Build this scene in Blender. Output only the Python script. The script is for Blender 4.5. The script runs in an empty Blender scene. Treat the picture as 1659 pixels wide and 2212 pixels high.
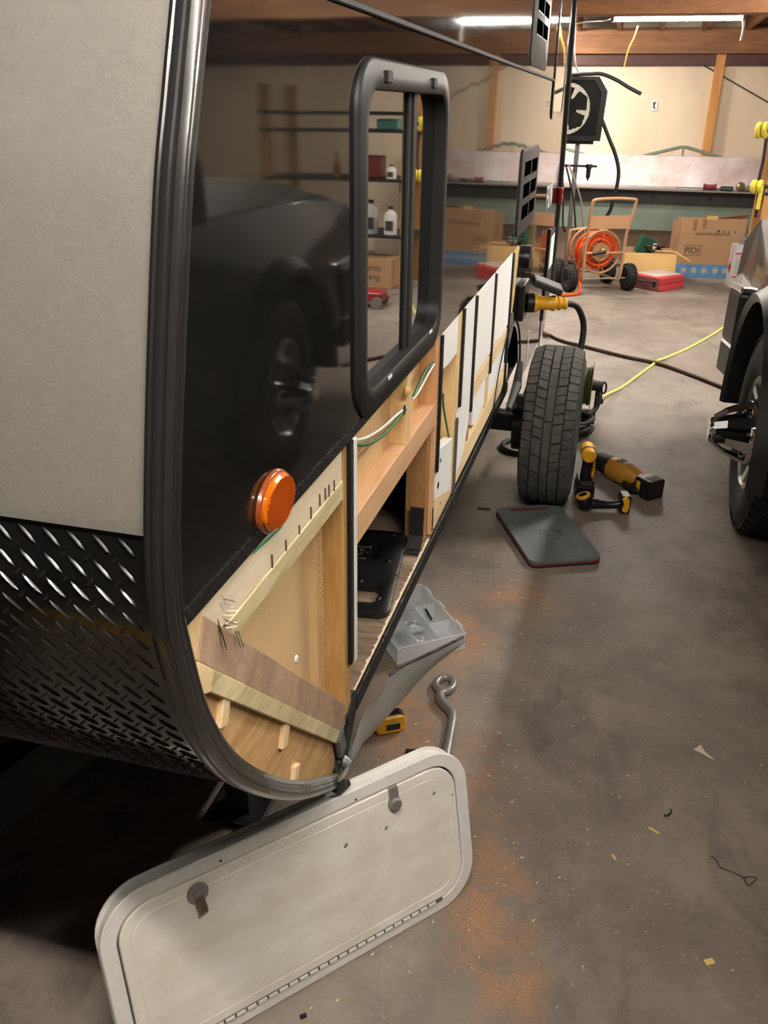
import bpy, bmesh, math, random
from mathutils import Matrix, Vector
import numpy as np
random.seed(7)
sc = bpy.context.scene
COL = sc.collection
PI = math.pi

# ------------------------------------------------------------------ camera
FPX, ROLL, VP = 1850.0, math.radians(0.8), (1380.0, 243.0)
CAM = np.array([0.40, 0.0, 1.55])
def _lvl(px, py):
    x, y = px-829.5, -(py-1106.0)
    c, s = math.cos(ROLL), math.sin(ROLL)
    return c*x-s*y, s*x+c*y
PITCH = math.atan2(_lvl(*VP)[1], FPX)
def _ray0(px, py):
    x, y = _lvl(px, py); c, s = math.cos(PITCH), math.sin(PITCH)
    return (x, FPX*c+y*s, -FPX*s+y*c)
_v = _ray0(*VP); YAW = math.atan2(_v[0], _v[1])
def ray(px, py):
    d = _ray0(px, py); c, s = math.cos(YAW), math.sin(YAW)
    return np.array([c*d[0]-s*d[1], s*d[0]+c*d[1], d[2]])
# measured places of the photo: points on real planes of the workshop (wall plane X, depth plane Y, height Z)
def OX(px, py, X=0.0): d = ray(px, py); return tuple(CAM+d*((X-CAM[0])/d[0]))
def OY(px, py, Y): d = ray(px, py); return tuple(CAM+d*((Y-CAM[1])/d[1]))
def OZ(px, py, Z=0.0): d = ray(px, py); return tuple(CAM+d*((Z-CAM[2])/d[2]))

fw = Vector(ray(829.5, 1106)).normalized()
rt = Vector(ray(929.5, 1106)-ray(829.5, 1106)).normalized()
up = Vector(ray(829.5, 1006)-ray(829.5, 1106)).normalized()
cd = bpy.data.cameras.new('camera'); cam = bpy.data.objects.new('camera', cd); COL.objects.link(cam)
cam.matrix_world = Matrix(((rt.x, up.x, -fw.x, CAM[0]), (rt.y, up.y, -fw.y, CAM[1]), (rt.z, up.z, -fw.z, CAM[2]), (0, 0, 0, 1)))
cd.sensor_fit = 'HORIZONTAL'; cd.sensor_width = 36.0; cd.lens = FPX/1659.0*36.0; cd.clip_start = 0.02
sc.camera = cam

# ------------------------------------------------------------------ world, exposure
w = bpy.data.worlds.new('world'); sc.world = w; w.use_nodes = True
w.node_tree.nodes['Background'].inputs[0].default_value = (0.9, 0.95, 1.0, 1)
w.node_tree.nodes['Background'].inputs[1].default_value = 0.02
sc.view_settings.view_transform = 'Standard'; sc.view_settings.look = 'None'
sc.view_settings.gamma = 1.0; sc.view_settings.use_curve_mapping = False
sc.view_settings.exposure = 2.35
LAMPS = [  # workshop strip lights, the last one an added fill: centre, length, axis, strength
    ((0.60, 8.00, 2.20), 0.98, 'x', 60),
    ((1.05, 0.15, 2.70), 2.40, 'x', 36),
    ((2.50, 5.50, 3.20), 2.40, 'y', 78),
    ((-0.98, 9.10, 2.25), 1.20, 'x', 72),
    ((-3.4, 3.60, 3.45), 2.40, 'y', 14),
    ((4.30, 2.60, 3.40), 2.40, 'y', 22),
    ((4.40, 8.40, 2.25), 1.20, 'y', 40),  # added lamp, unseen, to brighten the back wall that the skin mirrors
]

# ------------------------------------------------------------------ materials
def S(r, g, b):
    f = lambda c: (c/255/12.92) if c/255 <= 0.04045 else ((c/255+0.055)/1.055)**2.4
    return (f(r), f(g), f(b), 1)
MATS = {}
def mat(name, col, rough=0.5, metal=0.0, var=0.0, vs=8.0, bump=0.0, bs=60.0, stretch=None, col2=None, coat=0.0, spec=0.5, trans=0.0, alpha=1.0, emit=None, es=0.0, ior=1.5, rvar=0.0):
    if name in MATS: return MATS[name]
    m = bpy.data.materials.new(name); m.use_nodes = True; MATS[name] = m
    nt = m.node_tree; b = nt.nodes['Principled BSDF']; N, L = nt.nodes, nt.links
    b.inputs['Base Color'].default_value = col; b.inputs['Roughness'].default_value = rough
    b.inputs['Metallic'].default_value = metal; b.inputs['Specular IOR Level'].default_value = spec
    b.inputs['Coat Weight'].default_value = coat; b.inputs['Coat Roughness'].default_value = 0.03
    b.inputs['Transmission Weight'].default_value = trans; b.inputs['IOR'].default_value = ior
    b.inputs['Alpha'].default_value = alpha
    if emit: b.inputs['Emission Color'].default_value = emit; b.inputs['Emission Strength'].default_value = es
    if var > 0 or bump > 0 or col2 or rvar:
        tc = N.new('ShaderNodeTexCoord'); mp = N.new('ShaderNodeMapping'); L.new(tc.outputs['Object'], mp.inputs[0])
        if stretch: mp.inputs['Scale'].default_value = stretch
    if var > 0 or col2 or rvar:
        n = N.new('ShaderNodeTexNoise'); n.inputs['Scale'].default_value = vs; n.inputs['Detail'].default_value = 6; n.inputs['Roughness'].default_value = 0.62
        L.new(mp.outputs[0], n.inputs[0])
        r = N.new('ShaderNodeValToRGB'); r.color_ramp.elements[0].position = 0.32; r.color_ramp.elements[1].position = 0.68
        c2 = col2 if col2 else tuple(min(1, c*(1+var)) for c in col[:3])+(1,)
        c1 = col if col2 else tuple(c*(1-var) for c in col[:3])+(1,)
        r.color_ramp.elements[0].color = c1; r.color_ramp.elements[1].color = c2
        L.new(n.outputs[0], r.inputs[0]); L.new(r.outputs[0], b.inputs['Base Color'])
        if rvar:
            mr = N.new('ShaderNodeMapRange'); mr.inputs[3].default_value = rough-rvar; mr.inputs[4].default_value = rough+rvar
            L.new(n.outputs[0], mr.inputs[0]); L.new(mr.outputs[0], b.inputs['Roughness'])
    if bump > 0:
        n2 = N.new('ShaderNodeTexNoise'); n2.inputs['Scale'].default_value = bs; n2.inputs['Detail'].default_value = 3
        L.new(mp.outputs[0], n2.inputs[0]); bp = N.new('ShaderNodeBump'); bp.inputs['Strength'].default_value = bump; bp.inputs['Distance'].default_value = 0.01
        L.new(n2.outputs[0], bp.inputs['Height']); L.new(bp.outputs[0], b.inputs['Normal'])
    return m
def wood(name, c1, c2, axis='y', scale=6.0, rough=0.6, knots=True):
    """timber: grain stretched along one axis, soft growth rings"""
    if name in MATS: return MATS[name]
    m = bpy.data.materials.new(name); m.use_nodes = True; MATS[name] = m
    nt = m.node_tree; b = nt.nodes['Principled BSDF']; N, L = nt.nodes, nt.links
    tc = N.new('ShaderNodeTexCoord'); mp = N.new('ShaderNodeMapping'); L.new(tc.outputs['Object'], mp.inputs[0])
    s = {'x': (0.12, 1, 1), 'y': (1, 0.12, 1), 'z': (1, 1, 0.12)}[axis] if isinstance(axis, str) else axis
    mp.inputs['Scale'].default_value = tuple(k*scale for k in s)
    n = N.new('ShaderNodeTexNoise'); n.inputs['Scale'].default_value = 3.0; n.inputs['Detail'].default_value = 5; n.inputs['Distortion'].default_value = 1.2
    L.new(mp.outputs[0], n.inputs[0])
    n2 = N.new('ShaderNodeTexNoise'); n2.inputs['Scale'].default_value = 26.0; n2.inputs['Detail'].default_value = 3
    L.new(mp.outputs[0], n2.inputs[0])
    mx = N.new('ShaderNodeMix'); mx.data_type = 'FLOAT'; mx.inputs[0].default_value = 0.4
    L.new(n.outputs[0], mx.inputs[2]); L.new(n2.outputs[0], mx.inputs[3])
    r = N.new('ShaderNodeValToRGB'); r.color_ramp.elements[0].position = 0.34; r.color_ramp.elements[1].position = 0.64
    r.color_ramp.elements[0].color = c1; r.color_ramp.elements[1].color = c2
    L.new(mx.outputs[0], r.inputs[0]); L.new(r.outputs[0], b.inputs['Base Color'])
    b.inputs['Roughness'].default_value = rough
    bp = N.new('ShaderNodeBump'); bp.inputs['Strength'].default_value = 0.15; bp.inputs['Distance'].default_value = 0.004
    L.new(n2.outputs[0], bp.inputs['Height']); L.new(bp.outputs[0], b.inputs['Normal'])
    return m

def skin_mat():
    """dark glossy aluminium skin that ripples a little, so that what it mirrors bends"""
    m = bpy.data.materials.new('dark glossy skin'); m.use_nodes = True
    nt = m.node_tree; b = nt.nodes['Principled BSDF']; N, L = nt.nodes, nt.links
    b.inputs['Base Color'].default_value = S(24, 23, 22); b.inputs['Roughness'].default_value = 0.3
    b.inputs['Specular IOR Level'].default_value = 0.0; b.inputs['Metallic'].default_value = 0.0
    b.inputs['Coat Weight'].default_value = 1.0; b.inputs['Coat Roughness'].default_value = 0.045; b.inputs['Coat IOR'].default_value = 1.40
    tc = N.new('ShaderNodeTexCoord'); mp = N.new('ShaderNodeMapping'); L.new(tc.outputs['Object'], mp.inputs[0])
    mp.inputs['Scale'].default_value = (1, 1.7, 0.5)
    n = N.new('ShaderNodeTexNoise'); n.inputs['Scale'].default_value = 2.1; n.inputs['Detail'].default_value = 1.0
    L.new(mp.outputs[0], n.inputs[0]); bp = N.new('ShaderNodeBump'); bp.inputs['Strength'].default_value = 0.22; bp.inputs['Distance'].default_value = 0.006
    L.new(n.outputs[0], bp.inputs['Height'])
    for k in ('Normal', 'Coat Normal'): L.new(bp.outputs[0], b.inputs[k])
    return m

def floor_mat():
    m = bpy.data.materials.new('worn concrete'); m.use_nodes = True
    nt = m.node_tree; b = nt.nodes['Principled BSDF']; N, L = nt.nodes, nt.links
    tc = N.new('ShaderNodeTexCoord')
    def noise(sc_, det=6, rg=0.6, dist=0.0, scale=(1, 1, 1)):
        mp = N.new('ShaderNodeMapping'); mp.inputs['Scale'].default_value = scale; L.new(tc.outputs['Object'], mp.inputs[0])
        n = N.new('ShaderNodeTexNoise'); n.inputs['Scale'].default_value = sc_; n.inputs['Detail'].default_value = det
        n.inputs['Roughness'].default_value = rg; n.inputs['Distortion'].default_value = dist; L.new(mp.outputs[0], n.inputs[0]); return n.outputs[0]
    def ramp(src, a, bb, ca=(0, 0, 0, 1), cb=(1, 1, 1, 1)):
        r = N.new('ShaderNodeValToRGB'); r.color_ramp.elements[0].position = a; r.color_ramp.elements[1].position = bb
        r.color_ramp.elements[0].color = ca; r.color_ramp.elements[1].color = cb; L.new(src, r.inputs[0]); return r.outputs[0]
    def mixc(fac, a, c, mode='MIX'):
        x = N.new('ShaderNodeMix'); x.data_type = 'RGBA'; x.blend_type = mode
        if isinstance(fac, float): x.inputs[0].default_value = fac
        else: L.new(fac, x.inputs[0])
        for i, q in ((6, a), (7, c)):
            if isinstance(q, tuple): x.inputs[i].default_value = q
            else: L.new(q, x.inputs[i])
        return x.outputs[2]
    def math_(op, a, c=None):
        x = N.new('ShaderNodeMath'); x.operation = op; x.use_clamp = True
        for i, q in ((0, a), (1, c)):
            if q is None: continue
            if isinstance(q, (float, int)): x.inputs[i].default_value = q
            else: L.new(q, x.inputs[i])
        return x.outputs[0]
    base = mixc(ramp(noise(1.3, 7, 0.62, 0.6), 0.34, 0.68), S(118, 106, 96), S(158, 145, 134))
    base = mixc(ramp(noise(5.5, 8, 0.7), 0.45, 0.75), base, S(98, 89, 81))
    fine = mixc(0.5, base, mixc(ramp(noise(70, 4, 0.7), 0.3, 0.7), S(88, 79, 71), S(148, 136, 124)))
    base = mixc(0.45, base, fine)
    # oily dark marks and pinkish scuffs
    base = mixc(math_('MULTIPLY', ramp(noise(2.3, 9, 0.68, 0.8, (1.5, 0.7, 1)), 0.54, 0.70), 0.65), base, S(68, 63, 59))
    base = mixc(math_('MULTIPLY', ramp(noise(0.9, 5, 0.6, 0.4, (1, 0.6, 1)), 0.6, 0.72), 0.22), base, S(170, 120, 110))
    base = mixc(math_('MULTIPLY', ramp(noise(3.2, 9, 0.8, 2.5, (3, 1, 1)), 0.70, 0.76), 0.5), base, S(52, 47, 43))
    # orange saw dust trodden into the concrete by the opened wall
    def blob(cx, cy, rx, ry, ang=0.0):
        mp = N.new('ShaderNodeMapping'); mp.vector_type = 'TEXTURE'; mp.inputs['Location'].default_value = (cx, cy, 0)
        mp.inputs['Rotation'].default_value = (0, 0, ang); mp.inputs['Scale'].default_value = (rx, ry, 1); L.new(tc.outputs['Object'], mp.inputs[0])
        ln = N.new('ShaderNodeVectorMath'); ln.operation = 'LENGTH'; L.new(mp.outputs[0], ln.inputs[0])
        return ramp(ln.outputs['Value'], 0.25, 1.0, (1, 1, 1, 1), (0, 0, 0, 1))
    dust = blob(-0.02, 1.95, 0.16, 0.42, 0.15)
    for a in ((0.30, 1.34, 0.13, 0.36, 0.1), (0.14, 1.62, 0.15, 0.40, -0.1), (0.20, 2.62, 0.2, 0.2, 0), (0.05, 2.35, 0.15, 0.3, 0), (0.36, 1.18, 0.10, 0.16, 0)):
        dust = math_('MAXIMUM', dust, blob(*a))
    dn = ramp(noise(7, 8, 0.75, 1.0), 0.40, 0.60)
    dust = math_('MULTIPLY', dust, dn)
    base = mixc(math_('MULTIPLY', dust, 0.95), base, mixc(ramp(noise(160, 2), 0.3, 0.7), S(150, 106, 74), S(190, 144, 106)))
    L.new(base, b.inputs['Base Color'])
    rg = N.new('ShaderNodeMapRange'); rg.inputs[3].default_value = 0.34; rg.inputs[4].default_value = 0.72; L.new(noise(2.6, 6), rg.inputs[0]); L.new(rg.outputs[0], b.inputs['Roughness'])
    bp = N.new('ShaderNodeBump'); bp.inputs['Strength'].default_value = 0.12; bp.inputs['Distance'].default_value = 0.004; L.new(noise(45, 5), bp.inputs['Height']); L.new(bp.outputs[0], b.inputs['Normal'])
    return m

M_SKIN = skin_mat()
M_FRONT = mat('silver gelcoat', S(124, 120, 113), 0.45, 0.0, 0.06, 90, 0.05, 220)
M_PLATE = mat('black tread plate', S(20, 20, 20), 0.24, 0.0, coat=0.6, var=0.2, vs=14)
M_TRIM = mat('dark ribbed trim', S(38, 36, 36), 0.26, 0.0, coat=0.6)
M_RUBBER = mat('black rubber', S(24, 24, 24), 0.62, var=0.25, vs=30)
M_BLACKP = mat('black plastic', S(22, 22, 22), 0.38, var=0.2, vs=25)
M_TAR = mat('black sealing tape', S(17, 16, 16), 0.5, bump=0.5, bs=90)
M_FRAMEP = mat('charcoal window frame', S(33, 32, 32), 0.5, var=0.2, vs=20, spec=0.3)
M_VOID = mat('dark void', S(3, 3, 3), 1.0, spec=0.0)
M_GLASS = mat('dark tinted glass', S(6, 6, 7), 0.0, coat=1.0, ior=1.9, spec=0.9)
M_BLACKM = mat('black painted steel', S(16, 16, 16), 0.55, var=0.3, vs=12)
M_CHROME = mat('chrome', S(205, 205, 205), 0.08, 1.0)
M_STEEL = mat('grey forged steel', S(146, 144, 140), 0.36, 0.45, 0.15, 30)
M_ALU = mat('bare aluminium sheet', S(168, 166, 160), 0.32, 0.45, 0.12, 6, stretch=(1, 1, 6))
M_WHITEP = mat('white plastic', S(232, 230, 224), 0.45)
M_YELLOW = mat('tool yellow', S(226, 166, 28), 0.42, var=0.1, vs=30)
M_YELLOWD = mat('worn tool yellow', S(190, 134, 40), 0.45, var=0.15, vs=25)
M_FOAM = mat('white insulation foam', S(240, 240, 238), 0.8, bump=0.25, bs=180, var=0.03, vs=20)
M_PINE = wood('pale pine', S(226, 194, 146), S(242, 216, 172), 'y', 5)
M_PINEV = wood('pale pine upright', S(214, 178, 122), S(234, 204, 152), 'z', 5)
M_POPLAR = wood('greenish poplar', S(172, 156, 112), S(226, 210, 166), 'y', 5)
M_POPLARV = wood('greenish poplar upright', S(170, 128, 70), S(206, 166, 104), 'z', 5)
M_FIR = wood('orange fir', S(206, 158, 114), S(226, 184, 140), 'y', 5)
M_FIRV = wood('brown fir upright', S(150, 104, 64), S(188, 138, 90), 'z', 6)
M_PLYT = mat('tan hardboard', S(222, 188, 140), 0.6, var=0.05, vs=6)
M_PLYL = mat('pale luan ply', S(222, 186, 136), 0.55, var=0.06, vs=5)
M_OSB = wood('weathered plywood', S(182, 136, 82), S(222, 180, 124), (0.7, 0.7, 6.0), 2.2, 0.7)
M_PURPLE = wood('greyish walnut ply', S(148, 118, 98), S(190, 162, 132), (1, 0.35, 0.35), 5)
M_VINYL = wood('wood grain vinyl', S(98, 80, 66), S(172, 150, 128), 'x', 7, 0.4)
M_DIRTY = mat('dirty chipboard', S(96, 78, 56), 0.85, var=0.35, vs=60, col2=S(146, 122, 86))
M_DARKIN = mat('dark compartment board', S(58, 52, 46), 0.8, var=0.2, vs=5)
M_SAWN = mat('raw sawn edge', S(236, 216, 182), 0.8, var=0.15, vs=60)

# ------------------------------------------------------------------ mesh building
class MB:
    def __init__(s): s.v = []; s.f = []; s.m = []
    def add(s, vs, fs, mi=0):
        o = len(s.v); s.v += [tuple(p) for p in vs]; s.f += [tuple(i+o for i in f) for f in fs]; s.m += [mi]*len(fs); return s
    def bx(s, x0, x1, y0, y1, z0, z1, mi=0):
        return s.add([(x0, y0, z0), (x1, y0, z0), (x1, y1, z0), (x0, y1, z0), (x0, y0, z1), (x1, y0, z1), (x1, y1, z1), (x0, y1, z1)],
                     [(0, 3, 2, 1), (4, 5, 6, 7), (0, 1, 5, 4), (1, 2, 6, 5), (2, 3, 7, 6), (3, 0, 4, 7)], mi)
    def ob(s, c, size, M=None, mi=0):
        k = len(s.v); a, b, d = size[0]/2, size[1]/2, size[2]/2; s.bx(-a, a, -b, b, -d, d, mi)
        for i in range(k, len(s.v)):
            p = Vector(s.v[i]); p = (M @ p if M else p)+Vector(c); s.v[i] = tuple(p)
        return s
    def loft(s, loops, mi=0, closed=True, cap0=True, cap1=True):
        n = len(loops[0]); o = len(s.v)
        for l in loops: s.v += [tuple(p) for p in l]
        k = n if closed else n-1
        for i in range(len(loops)-1):
            for j in range(k):
                a = o+i*n+j; b = o+i*n+(j+1) % n
                s.f.append((a, b, b+n, a+n)); s.m.append(mi)
        if cap0: s.f.append(tuple(o+j for j in reversed(range(n)))); s.m.append(mi)
        if cap1: s.f.append(tuple(o+(len(loops)-1)*n+j for j in range(n))); s.m.append(mi)
        return s
    def ext(s, poly, axis, a, b, mi=0):
        def P(p, t): return {'x': (t, p[0], p[1]), 'y': (p[0], t, p[1]), 'z': (p[0], p[1], t)}[axis]
        return s.loft([[P(p, a) for p in poly], [P(p, b) for p in poly]], mi)
    def tube(s, pts, r, n=8, mi=0, closed=False, smooth=0, caps=True):
        pts = [Vector(p) for p in pts]
        if smooth: pts = crom(pts, smooth, closed)
        R = r if isinstance(r, (list, tuple)) else [r]*len(pts)
        if len(R) != len(pts): R = [R[min(len(R)-1, int(i*len(R)/len(pts)))] for i in range(len(pts))]
        N = len(pts); loops = []; ref = None
        for i, p in enumerate(pts):
            t = (pts[(i+1) % N]-pts[i-1]) if closed else (pts[min(i+1, N-1)]-pts[max(i-1, 0)])
            t = t.normalized() if t.length > 1e-9 else Vector((0, 0, 1))
            if ref is None:
                ref = Vector((0, 0, 1)) if abs(t.z) < 0.9 else Vector((1, 0, 0))
            u = ref-t*ref.dot(t); u.normalize(); ref = u; v = t.cross(u)
            loops.append([p+(u*math.cos(2*PI*k/n)+v*math.sin(2*PI*k/n))*R[i] for k in range(n)])
        if closed: loops.append(loops[0])
        return s.loft(loops, mi, True, caps and not closed, caps and not closed)
    def lathe(s, prof, o, axis, n=24, mi=0, caps=False):
        ax = Vector(axis).normalized(); u = ax.orthogonal().normalized(); v = ax.cross(u); o = Vector(o)
        loops = [[o+ax*h+(u*math.cos(2*PI*k/n)+v*math.sin(2*PI*k/n))*max(r, 1e-5) for k in range(n)] for r, h in prof]
        return s.loft(loops, mi, True, caps, caps)
    def rot(s, M):
        s.v = [tuple(M @ Vector(p)) for p in s.v]; return s
    def build(s, name, mats, parent=None, smooth=None, bevel=0.0, seg=1, local=False):
        me = bpy.data.meshes.new(name); me.from_pydata(s.v, [], s.f); me.validate()
        mats = mats if isinstance(mats, (list, tuple)) else [mats]
        for m in mats: me.materials.append(m)
        if len(mats) > 1 and len(me.polygons) == len(s.m):
            me.polygons.foreach_set('material_index', s.m)
        bm = bmesh.new(); bm.from_mesh(me)
        bmesh.ops.recalc_face_normals(bm, faces=bm.faces)
        if bevel:
            es = [e for e in bm.edges if len(e.link_faces) == 2 and e.calc_face_angle(0) > 0.5]
            bmesh.ops.bevel(bm, geom=es, offset=bevel, segments=seg, affect='EDGES', profile=0.6, clamp_overlap=True)
        if smooth is not None:
            for f in bm.faces: f.smooth = True
            for e in bm.edges:
                if len(e.link_faces) == 2 and e.calc_face_angle(0) > smooth: e.smooth = False
        bm.to_mesh(me); bm.free(); me.update()
        o = bpy.data.objects.new(name, me); COL.objects.link(o)
        if parent is not None: attach(o, parent, local)
        return o
WM = {}
def attach(o, parent, local=False):
    o.parent = parent
    if not local and parent.name in WM: o.matrix_parent_inverse = WM[parent.name].inverted()
def crom(pts, k, closed=False):
    pts = [Vector(p) for p in pts]; N = len(pts); out = []
    for i in range(N if closed else N-1):
        g = (lambda j: pts[j % N]) if closed else (lambda j: pts[max(0, min(N-1, j))])
        p0, p1, p2, p3 = g(i-1), g(i), g(i+1), g(i+2)
        for q in range(k):
            t = q/k
            out.append(0.5*((2*p1)+(p2-p0)*t+(2*p0-5*p1+4*p2-p3)*t*t+(3*p1-p0-3*p2+p3)*t**3))
    if not closed: out.append(pts[-1])
    return out
def tag(o, label, cat=None, group=None, kind=None):
    if label: o['label'] = label
    if cat: o['category'] = cat
    if group: o['group'] = group
    if kind: o['kind'] = kind
    return o
def thing(name, loc, label, cat, rz=0.0, group=None, M=None):
    e = bpy.data.objects.new(name, None); COL.objects.link(e); e.empty_display_size = 0.05
    mw = M if M else Matrix.Translation(loc) @ Matrix.Rotation(rz, 4, 'Z')
    e.matrix_world = mw; WM[e.name] = mw.copy(); return tag(e, label, cat, group)
def rrect(a0, a1, b0, b1, r, k=6):
    out = []
    for (cx, cy, t0) in ((a1-r, b1-r, 0), (a0+r, b1-r, 90), (a0+r, b0+r, 180), (a1-r, b0+r, 270)):
        for i in range(k+1):
            t = math.radians(t0+90*i/k); out.append((cx+r*math.cos(t), cy+r*math.sin(t)))
    return out
def struct(name, o): o['kind'] = 'structure'; return o
def text_mesh(name, s, size, material, parent, M, depth=0.0006, align='CENTER', local=False):
    cu = bpy.data.curves.new(name, 'FONT'); cu.body = s; cu.size = size; cu.extrude = depth; cu.align_x = align
    t = bpy.data.objects.new(name+'_tmp', cu); COL.objects.link(t)
    dg = bpy.context.evaluated_depsgraph_get(); me = bpy.data.meshes.new_from_object(t.evaluated_get(dg)); bpy.data.objects.remove(t)
    me.transform(M); me.materials.clear(); me.materials.append(material)
    o = bpy.data.objects.new(name, me); COL.objects.link(o); attach(o, parent, local); return o
def copy_tree(o, parent=None):
    c = o.copy(); COL.objects.link(c)
    if parent is not None: c.parent = parent; c.matrix_parent_inverse = o.matrix_parent_inverse.copy()
    for ch in list(o.children): copy_tree(ch, c)
    return c

# ------------------------------------------------------------------ the room
def rbox(name, m, *b): return struct(name, MB().bx(*b).build(name, m))
YB = 10.30
M_WALL = mat('cream wall board', S(226, 208, 182), 0.7, col2=S(204, 184, 158), vs=1.4, stretch=(1, 1, 0.35), bump=0.05, bs=30)
M_WALL2 = mat('grey workshop wall', S(120, 110, 100), 0.8, var=0.15, vs=2)
M_CEIL = mat('brown ceiling board', S(108, 84, 64), 0.8, var=0.2, vs=2)
M_BEAM = wood('orange beam', S(112, 70, 38), S(144, 96, 56), 'x', 3)
M_POST = wood('orange post', S(176, 116, 58), S(204, 146, 82), 'z', 3)
rbox('floor', floor_mat(), -6, 6, -5, YB+.2, -0.1, 0.0)
YL = MB().loft([[(-2.6, y0-.09, z), (.1, y0+.83, z), (.1, y0+1.01, z), (-2.6, y0+.09, z)] for y0, z in ((-.68, .0), (-.68, .0015))]).build('added_floor_stripe', mat('added yellow stripe', S(196, 150, 30), .5, var=.2, vs=9)); tag(YL, 'yellow stripe added on the floor out of view to mirror in the tread plate', 'line')  # stripe added out of view for its yellow reflection in the tread plate
rbox('wall_back', M_WALL, -6, 6, YB, YB+.2, -0.02, 4.6)
rbox('wall_right', M_WALL2, 6, 6.2, -5, YB+.2, -0.02, 4.6)
rbox('wall_left', M_WALL2, -6.2, -6, -5, YB+.2, -0.02, 4.6)
rbox('wall_front', M_WALL2, -6, 6, -5.2, -5, -0.02, 4.6)
rbox('ceiling', M_CEIL, -6, 6, -5, YB+.2, 4.6, 4.7)
# mezzanine over the far end
rbox('trim_1', mat('maroon steel girt', S(74, 40, 34), 0.6, var=0.2, vs=6), -6, 6, YB-.07, YB+.02, 1.99, 2.09)
o = MB().bx(-6, 6, YB-.14, YB-.01, 2.09, 2.32).build('wall_beam', M_BEAM, bevel=.004); tag(o, 'long orange timber beam along the top of the cream back wall', 'beam')
o = MB().bx(-6, 6, 6.95, 7.09, 2.155, 2.46).build('ceiling_beam', M_BEAM, bevel=.004); tag(o, 'thick timber beam across the ceiling in front of the strip light', 'beam')
rbox('trim_2', mat('dark mezzanine deck', S(52, 33, 20), 0.85, var=0.2, vs=4), -6, 6, 6.9, YB+.02, 2.46, 2.52)
for i in range(-9, 9):
    o = MB().bx(i*.40+.12-.022, i*.40+.12+.022, 7.09, YB-.13, 2.29, 2.46).build('ceiling_joist', M_BEAM)
    tag(o, 'timber joist running from the ceiling beam to the back wall beam', 'joist', 'joists under the mezzanine')
o = MB().bx(1.085, 1.175, YB-.075, YB+.01, 0.0, 2.10).build('wall_post', M_POST, bevel=.004); tag(o, 'orange timber post standing against the cream back wall', 'post')
o = MB().tube([OY(1470, 112, YB-.01), OY(1659, 221, YB-.01), OY(1800, 305, YB-.01)], .006, 6).build('brace_rod', M_BLACKM); tag(o, 'thin dark brace rod running diagonally across the back wall', 'rod')
# outlet hole in the wall board
pc = OY(1414, 229, YB)
hb = thing('wall_outlet', (pc[0], YB, pc[2]), 'torn outlet hole with white plate left in the back wall', 'outlet')
MB().bx(pc[0]-.028, pc[0]+.03, YB-.012, YB, pc[2]-.045, pc[2]+.045).build('plate', M_WHITEP, hb, bevel=.004)
MB().ext([(pc[0]-.02, pc[2]+.035), (pc[0]+.012, pc[2]+.04), (pc[0]-.002, pc[2]), (pc[0]+.018, pc[2]-.032), (pc[0]-.012, pc[2]-.02)], 'y', YB-.014, YB-.0115).build('hole', M_BLACKP, hb)

# ------------------------------------------------------------------ strip lights
M_TUBE = {}
M_FIXT = mat('white enamel', S(140, 138, 142), 0.4)
LAB = ['lit white strip light hanging below the timber joists', 'strip light on the ceiling above the nose of the camper', 'strip light on the ceiling above the pickup hood',
       'strip light under the joists behind the camper', 'strip light on the ceiling beyond the camper', 'strip light near the right wall beyond the pickup', 'added unseen fill light brightening the right end of the back wall']
for (c, ln, ax, st), lb in zip(LAMPS, LAB):
    M_TUBE = mat('glowing tube %d' % st, (1, 1, 1, 1), emit=(1.0, 0.93, 0.83, 1), es=st)
    e = thing('strip_light', c, lb, 'light', 0 if ax == 'x' else PI/2)
    h = ln/2
    MB().loft([[(x, -.06, .028), (x, -.022, .062), (x, .022, .062), (x, .06, .028), (x, .05, .026), (x, 0, .045), (x, -.05, .026)] for x in (-h, h)]).build('reflector', M_FIXT, e, local=True)
    for sy in ((-.024, .024) if ln > 1 else (0,)):
        MB().tube([(-h+.02, sy, .012), (h-.02, sy, .012)], .016 if ln > 1 else .013, 10).build('tube', M_TUBE, e, smooth=1, local=True)
    for sx in (-1, 1):
        MB().bx(sx*h-.012, sx*h+.012, -.05, .05, -.004, .06).build('end_cap', M_FIXT, e, local=True)
        zt = (2.46 if c[2] < 2.9 else 4.6)-c[2]
        MB().tube([(sx*(h-.2), 0, .055), (sx*(h-.2), 0, zt)], .003, 5).build('hanger', M_BLACKM, e, local=True)
o = MB().tube([OY(1604, 42, 8.0), OY(1606, 55, 8.0), OY(1603, 75, 8.0), OY(1600, 88, 8.0)], .008, 6, smooth=4).build('lamp_cord', M_WHITEP, smooth=1); tag(o, 'white cord end hanging from the strip light', 'cord')
o = MB().tube([OY(1378, 55, 8.05), OY(1370, 80, 8.05), OY(1358, 105, 8.05), OY(1348, 145, 8.05)], .006, 6, smooth=4).build('pull_cord', mat('yellow cord', S(160, 128, 48), 0.6), smooth=1); tag(o, 'short yellow cord hanging below the strip light', 'cord')
o = MB().tube([OY(1242, 50, 8.3)[:2]+(2.47,), OY(1242, 50, 8.3), OY(1243, 60, 8.3), OY(1241, 100, 8.3), OY(1243, 140, 8.3), OY(1250, 155, 8.9)], .007, 6, smooth=4).build('hanging_cable', M_WHITEP, smooth=1); tag(o, 'white cable hanging down to the caged fan', 'cable')
o = MB().tube([OY(1242, 52, 8.2), OY(1260, 48, 8.2), OY(1285, 46, 8.2), OY(1310, 44, 8.2), OY(1322, 40, 8.05)], .005, 6, smooth=4).build('supply_cable', M_WHITEP, smooth=1); tag(o, 'thin white cable sagging to the end of the strip light', 'cable')

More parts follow.
